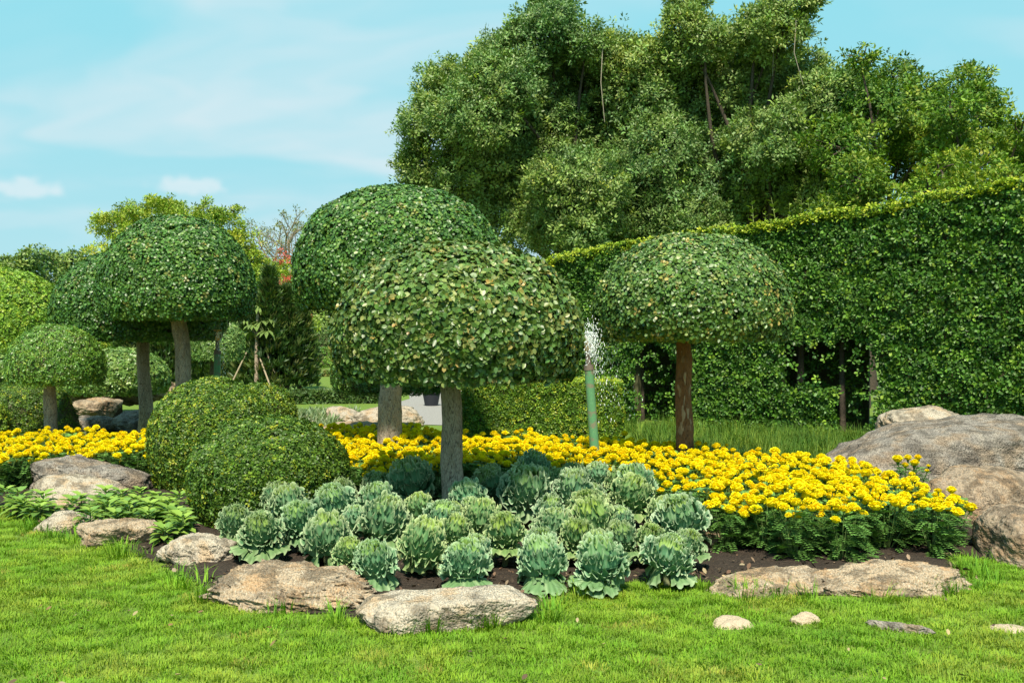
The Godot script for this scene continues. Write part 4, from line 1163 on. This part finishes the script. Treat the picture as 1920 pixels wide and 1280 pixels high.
func build_kale():
	# smaller plants fill the gaps
	rng.seed = 590
	var tries := 0
	var area := PackedVector2Array([Vector2(-2.0, -6.5), Vector2(-1.3, -6.0), Vector2(-0.85, -5.65), Vector2(1.0, -5.75), Vector2(1.35, -6.6), Vector2(1.1, -8.0), Vector2(0.3, -8.9), Vector2(-0.9, -8.4), Vector2(-1.45, -7.7), Vector2(-1.3, -7.2)])
	while KALE.size() < 66 and tries < 3000:
		tries += 1
		var p := Vector2(r(-2.0, 1.4), r(-8.9, -5.6))
		if not Geometry2D.is_point_in_polygon(p, area) or p.distance_to(Vector2(-0.48, -7.6)) < 0.2: continue
		var ok := true
		for q in KALE:
			if p.distance_to(Vector2(q[0], q[1])) < q[3] + 0.07: ok = false
		if ok: KALE.append([p.x, p.y, r(0.15, 0.19) + (-5.7 - p.y) * 0.05, r(0.105, 0.13)])
	var rim := Color(0.36, 0.5, 0.29)
	var inner := []
	var outer := []
	for k in 3:
		inner.append(kale_leaf(1.0, 1.0, 0.5, 0.12, 14.0 + k * 2, 600 + k, Color(0.34, 0.42, 0.13), Color(0.22, 0.34, 0.08), rim))
		outer.append(kale_leaf(1.0, 1.05, 0.12, 0.1, 12.0 + k, 620 + k, Color(0.38, 0.45, 0.26), Color(0.13, 0.225, 0.095), Color(0.26, 0.35, 0.19), 0.5))
	var shells := []
	for g in 9:
		var th := 0.26 + 0.2 * g
		var young := clampf(1.0 - (th - 0.25) / 0.55, 0, 1)
		var face := Color(0.098, 0.23, 0.115).lerp(Color(0.22, 0.34, 0.08), young)
		var list := []
		for v in 2: list.append(kale_shell(th, 0.78 if g > 2 else 1.0, 660 + g * 3 + v, face, Color(0.46, 0.56, 0.36)))
		shells.append([th, 3 if g < 2 else (4 if g < 4 else 5), list])
	var kinds := [M.kale]
	for c in [Color(1, 0.96, 0.72), Color(0.88, 0.95, 0.9), Color(0.9, 0.88, 0.78)]:
		var m: StandardMaterial3D = M.kale.duplicate()
		m.albedo_color = lin(c)
		kinds.append(m)
	var order := ["first", "second", "third", "fourth", "fifth", "sixth", "seventh", "eighth", "ninth", "tenth", "eleventh", "twelfth", "thirteenth", "fourteenth", "fifteenth", "sixteenth"]
	for q in KALE:
		q[3] *= 0.9
		if q[1] < -7.85:
			q[2] -= 0.07
			q[3] *= 0.92
	# rows by distance from the lawn
	var rows := [[], [], [], [], [], []]
	var lim := [-5.95, -6.5, -6.9, -7.4, -7.95, -99.0]
	for q in KALE:
		for k in 6:
			if q[1] > lim[k]:
				rows[k].append(q)
				break
	var row_name := ["nearest the lawn", "second from the lawn", "third from the lawn", "fourth from the lawn", "second from the marigolds", "along the marigolds"]
	for w in 6:
		rows[w].sort_custom(func(a, b): return a[0] < b[0])
		for j in rows[w].size():
			var q = rows[w][j]
			rng.seed = 640 + w * 40 + j
			var R: float = q[3]
			var t := thing("ornamental_kale", Vector3(q[0], 0, q[1]), "frilly blue-green ornamental kale, %s from the left in the row %s" % [order[j], row_name[w]], "kale", "ornamental kale in the bed")
			t.rotation.y = r(0, TAU)
			var km: Material = pick(kinds)
			var cy: float = q[2]
			var mb := Mb.new()
			mb.tube([Vector3(0, 0, 0), Vector3(0.01, cy * 0.5, 0), Vector3(0, cy, 0)], [0.022, 0.018, 0.02], 8, Color(0.24, 0.26, 0.13))
			part("stem", mb.make(), M.plain, t)
			var loose := r(0.0, 1.0)
			var tall := r(1.0, 1.3)
			var tip := Basis(Vector3.RIGHT, r(-0.28, 0.28)) * Basis(Vector3.BACK, r(-0.28, 0.28))
			var mid_y := Vector3(0, cy, 0)
			for g in shells.size():
				var th: float = shells[g][0]
				if th > 1.75 and rng.randf() < 0.5: continue
				var cnt: int = shells[g][1]
				var turn := r(0, TAU)
				for k in cnt:
					var o := part("leaf", pick(shells[g][2]), km, t)
					var grow := R * r(0.86, 1.08) * (1.0 + 0.16 * loose * clampf(th - 0.8, 0, 1))
					o.transform = Transform3D(tip * Basis(Vector3.UP, turn + TAU * k / cnt + r(-0.2, 0.2)) * Basis(Vector3.RIGHT, r(-0.14, 0.14)) * Basis.from_scale(Vector3(grow, grow * tall, grow)), mid_y)
			for k in 7:
				var an := k * 2.4
				var out := Vector3(cos(an), 0, sin(an))
				var z := (Vector3.UP + out * lerpf(0.15, 0.7, k / 6.0)).normalized()
				var y := (-out).slide(z).normalized()
				var L := R * r(0.42, 0.55)
				var o := part("leaf", pick(inner), km, t)
				o.transform = Transform3D(tip * Basis(y.cross(z), y, z).scaled_local(Vector3.ONE * L), mid_y + tip * Vector3(0, R * tall * 0.58, 0))
			# old leaves hanging round the stem
			for k in 4 + rng.randi() % 3:
				var an := k * 1.3 + r(-0.3, 0.3)
				var out := Vector3(cos(an), 0, sin(an))
				var drop := r(-1.0, 0.3)
				var z := (out + Vector3.UP * drop).normalized()
				var y := Vector3.UP.slide(z).normalized()
				var L := minf(R * r(1.05, 1.3), 0.22)
				var o := part("leaf", pick(outer), km, t)
				o.transform = Transform3D(Basis(y.cross(z), y, z).scaled_local(Vector3(L, L, L)), Vector3(0, maxf(cy - R * 0.55, 0.1) + maxf(0.0, -drop * 0.1), 0) + out * 0.015)


# ---------------------------------------------------------------- marigolds
func flower_mesh(sd: int, R: float, gold := 1.0) -> ArrayMesh:
	rng.seed = sd
	var mb := Mb.new()
	# a solid heart, then ruffled petals in rings
	var pts := PackedVector3Array()
	for a in 7:
		var th := PI * a / 6.0
		for b in 10:
			pts.append(Vector3(sin(th) * cos(TAU * b / 10) * R * 0.8, cos(th) * R * 0.55, sin(th) * sin(TAU * b / 10) * R * 0.8))
	mb.wrap(pts, 6, 10, Color(0.82, 0.66, 0.006))
	var rings := [[1.5, 15], [1.15, 14], [0.8, 11], [0.45, 8], [0.15, 4]]
	for q in rings:
		for k in q[1]:
			var an: float = TAU * (k + r(-0.3, 0.3)) / q[1] + q[0] * 3.0
			var th: float = q[0] + r(-0.12, 0.12)
			var n := Vector3(sin(th) * cos(an), cos(th), sin(th) * sin(an))
			var at := n * Vector3(R * 0.62, R * 0.46, R * 0.62)
			var z := (n + Vector3(cos(an), 0.25, sin(an)) * 0.35 + rdir() * 0.25).normalized()
			var y := (Vector3.UP * 0.9 - n * 0.2 + rdir() * 0.35).slide(z).normalized()
			var s := r(0.86, 1.12)
			mb.leaf(Transform3D(Basis(y.cross(z), y, z), at), R * 0.46, R * 0.5, r(0.1, 0.5), r(-0.2, 0.3), Color(0.86 * s, 0.78 * s * gold * r(0.92, 1.05), 0.008))
	mb.tube([Vector3(0, -R * 1.15, 0), Vector3(0, -R * 0.45, 0)], [R * 0.14, R * 0.36], 7, Color(0.09, 0.16, 0.03))
	return mb.make()

func marigold_foliage(sd: int, heads: Array) -> ArrayMesh:
	rng.seed = sd
	var mb := Mb.new()
	for h in heads:
		var foot := Vector3(h.x * 0.15, 0.0, h.z * 0.15)
		mb.tube([foot, Vector3(h.x * 0.7, h.y * 0.55, h.z * 0.7), h + Vector3(0, -0.02, 0)], [0.006, 0.004, 0.003], 5, Color(0.1, 0.16, 0.04), null, 0.0, false)
	for k in 130:
		var an := r(0, TAU)
		var y0 := r(0.02, 0.32)
		var out := Vector3(cos(an), 0, sin(an))
		var at := out * r(0.01, 0.1) + Vector3.UP * y0
		var z := (out + Vector3.UP * r(-0.25, 0.6)).normalized()
		var y := Vector3.UP.slide(z).normalized()
		var x := y.cross(z)
		var L := r(0.09, 0.14)
		var kk := r(0.75, 1.25)
		var col := Color(0.11 * kk, 0.235 * kk, 0.05 * kk)
		for j in 6:
			var f := 0.25 + 0.75 * j / 5.0
			for sg in [-1.0, 1.0]:
				var zz: Vector3 = (x * sg * 0.85 + z * 0.6).normalized()
				var p: Vector3 = at + z * L * f - Vector3.UP * L * 0.3 * f * f
				mb.blade(Transform3D(Basis(y.cross(zz), y, zz), p), L * lerpf(0.42, 0.26, f) * r(0.85, 1.1), 0.017, col)
		mb.blade(Transform3D(Basis(x, y, z), at + z * L * 0.95 - Vector3.UP * L * 0.28), L * 0.3, 0.017, col)
	return mb.make()

func marigold_spots(poly: PackedVector2Array, step: float, sd: int) -> Array:
	rng.seed = sd
	var out := []
	var lo := Vector2(1e9, 1e9)
	var hi := -lo
	for p in poly:
		lo = lo.min(p)
		hi = hi.max(p)
	var z := hi.y
	var odd := 0
	while z > lo.y:
		var x := lo.x + (step * 0.5 if odd % 2 else 0.0)
		while x < hi.x:
			var p := Vector2(x + r(-0.05, 0.05), z + r(-0.05, 0.05))
			var ok := Geometry2D.is_point_in_polygon(p, poly)
			for q in KALE:
				if ok and Vector2(q[0], q[1]).distance_to(p) < q[3] + 0.1: ok = false
			for q in [Vector2(-0.48, -7.6), Vector2(-1.43, -10.8), Vector2(1.84, -10.0), Vector2(0.89, -9.8), Vector2(-5.91, -12.0)]:
				if ok and q.distance_to(p) < 0.2: ok = false
			for q in [Vector2(-3.07, -9.55), Vector2(-2.95, -11.0)]:
				if ok and q.distance_to(p) < 0.68: ok = false
			if ok: out.append(p)
			x += step
		z -= step * 0.87
		odd += 1
	return out

func build_marigolds():
	var flowers := [flower_mesh(701, 0.046), flower_mesh(702, 0.043), flower_mesh(703, 0.049), flower_mesh(704, 0.036), flower_mesh(705, 0.045, 0.94), flower_mesh(706, 0.04, 0.88), flower_mesh(707, 0.022, 0.95)]
	var kinds := []
	for v in 7:
		rng.seed = 710 + v
		var heads := []
		var want := 8 + v % 3
		var tries := 0
		while heads.size() < want and tries < 200:
			tries += 1
			var an := r(0, TAU)
			var rad := 0.185 * sqrt(rng.randf())
			var h := Vector3(cos(an) * rad, r(0.35, 0.44) - rad * r(0.2, 0.75), sin(an) * rad)
			var ok := true
			for o in heads:
				if Vector2(o.x - h.x, o.z - h.z).length() < 0.078: ok = false
			if ok: heads.append(h)
		kinds.append([marigold_foliage(720 + v, heads), heads])
	var spots := []
	for p in marigold_spots(MARIGOLD_MAIN, 0.3, 731): spots.append([p, 0])
	for p in marigold_spots(MARIGOLD_SIDE, 0.3, 732): spots.append([p, 1])
	spots.append([Vector2(3.72, -8.75), 2])
	var front := []
	for s in spots:
		if s[1] == 0 and s[0].y > -6.8 and s[0].x > 1.3: front.append(s)
	front.sort_custom(func(a, b): return a[0].x < b[0].x)
	var order := ["first", "second", "third", "fourth", "fifth", "sixth", "seventh", "eighth", "ninth", "tenth", "eleventh", "twelfth"]
	rng.seed = 740
	for s in spots:
		var label := "yellow marigold packed among many in the bed by the brown-trunked topiary"
		if s[1] == 1: label = "yellow marigold packed among many in the side bed behind the wide dark boulder"
		if s[1] == 2: label = "lone marigold growing between the two big boulders"
		if s[1] == 0 and s[0].x < -0.45: label = "yellow marigold packed among many around the tallest topiary's trunk"
		var f := front.find(s)
		if f >= 0 and f < 12: label = "leafy marigold at the bare soil, %s from the kale in the front row" % order[f]
		var t := thing("marigold_plant", Vector3(s[0].x, 0.01, s[0].y), label, "marigold", "marigolds in the beds")
		t.rotation.y = r(0, TAU)
		var tall := r(0.9, 1.1)
		if s[0].y < -9.0: tall *= 0.93
		t.scale = Vector3(1, tall, 1)
		var kind = kinds[rng.randi() % kinds.size()]
		part("foliage", kind[0], M.marigold_leaf, t)
		for h in kind[1]:
			if rng.randf() < 0.06: continue
			var o := part("flower", pick(flowers), M.petal, t)
			o.transform = Transform3D(Basis(Vector3.UP, r(0, TAU)) * Basis(Vector3.RIGHT, r(-0.3, 0.3)) * Basis.from_scale(Vector3.ONE * r(0.82, 1.12) * Vector3(1, 1.0 / tall, 1)), h)


# ---------------------------------------------------------------- bedding plants, litter, tall grass
func build_bedding():
	rng.seed = 800
	var lm := []
	for k in 3:
		var mb := Mb.new()
		var c: Color = [Color(0.19, 0.32, 0.05), Color(0.25, 0.38, 0.06), Color(0.14, 0.26, 0.05)][k]
		mb.leaf(Transform3D(), 0.1, 0.058, 0.3, 0.35, c)
		lm.append(mb.make())
	var spots := []
	var tries := 0
	while spots.size() < 62 and tries < 4000:
		tries += 1
		var p := Vector2(r(-5.3, -2.45), r(-8.35, -6.85))
		# a band just inside the lawn's edge
		if not Geometry2D.is_point_in_polygon(p, BED): continue
		var edge := 1e9
		for e in LAWN.size() - 1:
			edge = minf(edge, Geometry2D.get_closest_point_to_segment(p, LAWN[e], LAWN[e + 1]).distance_to(p))
		if edge < 0.06 or edge > 1.05: continue
		if p.distance_to(Vector2(-2.08, -7.95)) < 0.78: continue
		var ok := true
		for b in [[Vector2(-2.95, -7.08), 0.4], [Vector2(-3.62, -7.62), 0.3], [Vector2(-4.02, -8.62), 0.5], [Vector2(-2.14, -6.52), 0.38]]:
			if p.distance_to(b[0]) < b[1]: ok = false
		for s in spots:
			if s.distance_to(p) < 0.15: ok = false
		if ok: spots.append(p)
	spots.sort_custom(func(a, b): return a.x < b.x)
	var nth := ["first", "second", "third", "fourth", "fifth", "sixth", "seventh", "eighth", "ninth", "tenth", "eleventh", "twelfth", "thirteenth", "fourteenth", "fifteenth", "sixteenth", "seventeenth", "eighteenth", "nineteenth", "twentieth", "twenty-first", "twenty-second", "twenty-third", "twenty-fourth"]
	var count := {}
	for k in spots.size():
		var p: Vector2 = spots[k]
		var where := "by the pale domed boulder" if p.x < -3.7 else ("behind the orange-brown rock" if p.x < -2.85 else "beside the round clipped shrub")
		var t := thing("bedding_plant", Vector3(p.x, 0.01, p.y), "light green leafy bedding plant, %s from the left of those %s" % [nth[mini(count.get(where, 0), 23)], where], "bedding plant", "light green bedding plants")
		count[where] = count.get(where, 0) + 1
		var tall := r(0.12, 0.19)
		var mb := Mb.new()
		mb.tube([Vector3.ZERO, Vector3(0.005, tall, 0)], [0.008, 0.004], 6, Color(0.13, 0.2, 0.05))
		part("stem", mb.make(), M.plain, t)
		for j in 26:
			var f := j / 25.0
			var an := j * 2.4 + r(-0.3, 0.3)
			var out := Vector3(cos(an), 0, sin(an))
			var z := (out + Vector3.UP * lerpf(-0.1, 0.75, f)).normalized()
			var y := Vector3.UP.slide(z).normalized()
			var o := part("leaf", pick(lm), M.small_leaf, t)
			o.transform = Transform3D(Basis(y.cross(z), y, z).scaled_local(Vector3.ONE * r(0.8, 1.25)), out * r(0.0, 0.075) * (1.3 - f) + Vector3.UP * tall * lerpf(0.35, 1.0, f))
	# dead leaves on the soil
	var db := Mb.new()
	db.leaf(Transform3D(), 0.07, 0.04, 0.6, -0.4, Color.WHITE)
	var places := []
	var tints := []
	tries = 0
	while places.size() < 1800 and tries < 20000:
		tries += 1
		var p := Vector2(r(-4.5, 3.2), r(-8.2, -5.1))
		if not Geometry2D.is_point_in_polygon(p, BED): continue
		places.append(Transform3D(on((Vector3.UP + rdir() * 0.6).normalized(), r(0.25, 0.7)), Vector3(p.x, r(0.03, 0.045), p.y)))
		tints.append(vary(pick([Color(0.11, 0.065, 0.035), Color(0.16, 0.105, 0.06), Color(0.06, 0.04, 0.025), Color(0.24, 0.18, 0.11)]), 0.25))
	tag(scatter("leaf_litter", db.make(), M.plain, places, tints, self), "dry brown leaf litter on the dark soil", "leaf litter")
	# silvery ground cover by the path
	places = []
	tints = []
	for k in 520:
		places.append(Transform3D(on((Vector3.UP + rdir() * 0.5).normalized(), r(0.8, 1.4)), Vector3(r(-4.2, -2.9), r(0.02, 0.1), r(-17.6, -14.6))))
		tints.append(vary(pick([Color(0.2, 0.28, 0.14), Color(0.26, 0.33, 0.19), Color(0.16, 0.24, 0.09)]), 0.2))
	tag(scatter("silvery_ground_cover", clump(12, 0.1, 0.022, 0.06, false, 0.3, 1.3, 81), M.small_leaf, places, tints, self), "silvery green ground cover beside the path boulders", "ground cover")
	# uncut grass below the tall hedge
	var tb := tuft(34, 0.3, 0.007, 0.15, 0.8, 82)
	places = []
	tints = []
	for k in 620:
		var x := r(1.3, 6.0)
		var z := -r(10.2, 16.9 - 0.62 * (x - 0.6) * 0.95 - 0.35)
		if x < 1.8 and z < -12.5: continue
		if Geometry2D.is_point_in_polygon(Vector2(x, z), BED): continue
		places.append(Transform3D(Basis(Vector3.UP, r(0, TAU)).scaled_local(Vector3.ONE * r(0.6, 1.15)), Vector3(x, 0, z)))
		tints.append(leaf_tone(pick([Color(0.05, 0.095, 0.022), Color(0.095, 0.135, 0.035), Color(0.036, 0.072, 0.018)]), 0.25))
	tag(scatter("tall_grass", tb, M.grass, places, tints, self), "long uncut grass between the marigolds and the tall hedge", "grass")


# ---------------------------------------------------------------- fittings
func sprinkler(label: String, foot: Vector3, top: Vector3, rad: float, green_part: float, sd: int):
	rng.seed = sd
	var t := thing("sprinkler_post", foot, label, "sprinkler", "green sprinkler posts")
	var up := top - foot
	var pm := grained(tex_mix(128, [[noise_bytes(128, 71, 0.03, 3), 0.55, 0.66, Color(0.2, 0.17, 0.12), 0.85], [noise_bytes(128, 72, 0.1, 2), 0.6, 0.8, Color(0.12, 0.28, 0.15), 0.6]], Color(0.1, 0.25, 0.12)), null, 1.8, 0.0, 0.55)
	var mb := Mb.new()
	mb.tube([-up * 0.02, up * green_part], [rad, rad * 0.94], 20, Color.WHITE)
	part("pipe", mb.make(), pm, t)
	mb = Mb.new()
	mb.tube([up * (green_part - 0.004), up * (green_part + 0.03), up * (green_part + 0.031), up * (green_part + 0.12)], [rad * 1.05, rad * 1.05, rad * 0.62, rad * 0.5], 16, Color.WHITE)
	part("collar", mb.make(), matte(Color(0.16, 0.13, 0.11), 0.6), t)
	mb = Mb.new()
	mb.tube([up * (green_part + 0.12), up * (green_part + 0.16), up * (green_part + 0.161), up * (green_part + 0.2)], [rad * 0.7, rad * 0.7, rad * 0.4, rad * 0.35], 14, Color.WHITE)
	var brass := StandardMaterial3D.new()
	brass.albedo_color = lin(Color(0.5, 0.3, 0.1))
	brass.metallic = 0.7
	brass.roughness = 0.4
	var nz := part("nozzle", mb.make(), brass, t)
	mb = Mb.new()
	mb.box(Transform3D(Basis(Vector3.UP, 0.5), up * (green_part + 0.208)), Vector3(rad * 1.1, rad * 0.16, rad * 0.2), Color.WHITE)
	part("swing_arm", mb.make(), brass, nz)
	return t

func build_fittings():
	var t = sprinkler("leaning green sprinkler post spraying water beside the square-cut hedge", Vector3(0.89, 0, -9.8), Vector3(0.77, 1.62, -9.75), 0.05, 0.74, 901)
	# its spray: beads of water
	rng.seed = 902
	var water := StandardMaterial3D.new()
	water.albedo_color = Color(0.93, 0.96, 0.97)
	water.roughness = 0.15
	var sp := SphereMesh.new()
	sp.radius = 0.004
	sp.height = 0.013
	sp.radial_segments = 8
	sp.rings = 4
	var places := []
	var tints := []
	for k in 560:
		var f := pow(rng.randf(), 1.5)
		var p := Vector3(0.785, 1.5, -9.7) + Vector3(rng.randfn(0, 0.035) + f * r(-0.02, 0.14), rng.randfn(0.0, 0.1), r(-0.06, 0.06))
		places.append(Transform3D(Basis.from_scale(Vector3(1, r(1, 2.2), 1) * r(0.4, 0.95)), p))
		tints.append(Color.WHITE)
	for k in 420:
		var f := rng.randf()
		places.append(Transform3D(Basis.from_scale(Vector3(1, r(1.5, 3.5), 1) * r(0.4, 0.9)), Vector3(0.82 + f * r(0.05, 0.6), 1.55 - r(0.0, 1.0) * sqrt(f), -9.75 - f * r(-0.2, 1.2))))
		tints.append(Color.WHITE)
	tag(scatter("water_spray", sp, water, places, tints, self), "white spray of water drops at the leaning sprinkler's head", "water spray")
	sprinkler("upright green sprinkler post with brass head above the clipped shrubs", Vector3(-4.1, 0, -13.0), Vector3(-4.08, 1.56, -13.0), 0.048, 0.82, 903)
	places = []
	tints = []
	for k in 130:
		var f := rng.randf()
		places.append(Transform3D(Basis.from_scale(Vector3(1, r(1.0, 2.5), 1) * r(0.5, 1.0)), Vector3(-4.08 + r(-0.02, 0.05) + f * f * 0.1, 1.58 - f * r(0.0, 0.7), -12.96)))
		tints.append(Color.WHITE)
	tag(scatter("water_drip", sp, water, places, tints, self), "drops of water running down the upright sprinkler post", "water spray")
	# the black tub on the path
	var o := thing("plant_tub", Vector3(-1.72, 0.01, -20.0), "black round plant tub standing on the gravel path", "plant tub")
	var mb := Mb.new()
	mb.tube([Vector3(0, 0, 0), Vector3(0, 0.26, 0), Vector3(0, 0.262, 0), Vector3(0, 0.3, 0)], [0.14, 0.19, 0.205, 0.205], 20, Color.WHITE)
	part("tub", mb.make(), matte(Color(0.02, 0.022, 0.028), 0.5), o)
	# fallen marker by the pale boulders
	mb = Mb.new()
	mb.tube([Vector3(0, 0, 0), Vector3(0, 0.02, 0), Vector3(0, 0.021, 0), Vector3(0, 0.14, 0)], [0.07, 0.07, 0.045, 0.015], 12, Color.WHITE)
	var cone := part("marker_cone", mb.make(), matte(Color(0.6, 0.05, 0.02), 0.5), self)
	cone.position = Vector3(-3.5, 0.0, -17.9)
	tag(cone, "tiny red marker by the dark low hedge", "marker")


# ---------------------------------------------------------------- lawn grass
func tuft(count: int, height: float, width: float, spread: float, lean: float, sd: int) -> ArrayMesh:
	rng.seed = sd
	var mb := Mb.new()
	for k in count:
		var an := r(0, TAU)
		var rad := spread * sqrt(rng.randf())
		var dir := Vector3(cos(an + r(-1, 1)), 0, sin(an + r(-1, 1))).normalized()
		var kk := r(0.75, 1.3)
		mb.grass(Vector3(cos(an) * rad, -0.004, sin(an) * rad), dir, lean * r(0.2, 1.2), height * r(0.55, 1.1), width * r(0.7, 1.2), Color(kk * r(0.9, 1.2), kk, kk * r(0.7, 1.1)))
	return mb.make()

func build_grass():
	rng.seed = 950
	var near := [tuft(110, 0.036, 0.0042, 0.085, 0.9, 951), tuft(110, 0.04, 0.0042, 0.085, 1.0, 952)]
	var places := [[], []]
	var tints := [[], []]
	var greens := [Color(0.112, 0.19, 0.022), Color(0.14, 0.215, 0.024), Color(0.085, 0.165, 0.018), Color(0.175, 0.205, 0.045)]
	var z := -3.4
	while z > -10.5:
		var half := -z * 0.56 + 0.9
		var step := 0.082 if z > -7.0 else 0.1
		var x := -half
		while x < half:
			var p := Vector2(x + r(-0.05, 0.05), z + r(-0.05, 0.05))
			x += step
			if p.y < -4.9 and Geometry2D.is_point_in_polygon(p, BED): continue
			var pale := bump.get_noise_2d(p.x * 0.9, p.y * 0.9) + 0.5 * bump.get_noise_2d(p.x * 3.0, p.y * 3.0)
			var thin := false
			for s in [[Vector2(1.19, -5.1), 0.085], [Vector2(1.6, -5.15), 0.055], [Vector2(2.68, -5.0), 0.085]]:
				if p.distance_to(s[0]) < s[1]: thin = true
			if thin: continue
			var k := rng.randi() % 2
			places[k].append(Transform3D(Basis(Vector3.UP, r(0, TAU)).scaled_local(Vector3(1, r(0.7, 1.2), 1)), Vector3(p.x, 0, p.y)))
			var c: Color = greens[0].lerp(greens[3], clampf(pale * 1.3, 0, 1)).lerp(greens[2], clampf(-pale * 1.3, 0, 1))
			if rng.randf() < 0.03: c = c.lerp(Color(0.2, 0.16, 0.07), r(0.3, 0.8))
			tints[k].append(leaf_tone(c, 0.22))
		z -= step
	for k in 2:
		tag(scatter("lawn_grass", near[k], M.grass, places[k], tints[k], self), "short bright green mown grass of the lawn", "grass")
	# a few fallen leaves
	var fb := Mb.new()
	fb.leaf(Transform3D(), 0.05, 0.028, 0.5, -0.3, Color.WHITE)
	var fl := []
	var ft := []
	for k in 70:
		fl.append(Transform3D(on((Vector3.UP + rdir() * 0.4).normalized(), r(0.4, 0.9)), Vector3(r(-3.6, 3.2), 0.034, r(-6.2, -4.0))))
		ft.append(vary(pick([Color(0.2, 0.12, 0.05), Color(0.32, 0.24, 0.12), Color(0.1, 0.06, 0.035)]), 0.2))
	tag(scatter("fallen_leaves", fb.make(), M.plain, fl, ft, self), "scattered small dry leaves lying on the mown lawn", "leaf litter")
	# longer grass left by the mower against the stones
	var edge_tuft := tuft(22, 0.14, 0.0046, 0.05, 1.0, 953)
	var pl := []
	var ti := []
	for e in LAWN.size() - 1:
		var a := LAWN[e]
		var b := LAWN[e + 1]
		var cnt := int(a.distance_to(b) * 30)
		for k in cnt:
			var f := rng.randf()
			var p := a.lerp(b, f) + Vector2(r(-0.09, 0.09), r(-0.06, 0.12))
			if bump.get_noise_2d(p.x * 2.3, p.y * 2.3) < -0.05: continue
			pl.append(Transform3D(Basis(Vector3.UP, r(0, TAU)).scaled_local(Vector3.ONE * r(0.5, 1.15)), Vector3(p.x, 0, p.y)))
			ti.append(leaf_tone(pick([Color(0.09, 0.18, 0.02), Color(0.13, 0.21, 0.03), Color(0.07, 0.15, 0.02)]), 0.2))
	tag(scatter("edge_grass", edge_tuft, M.grass, pl, ti, self), "longer grass blades standing against the edging stones", "grass")
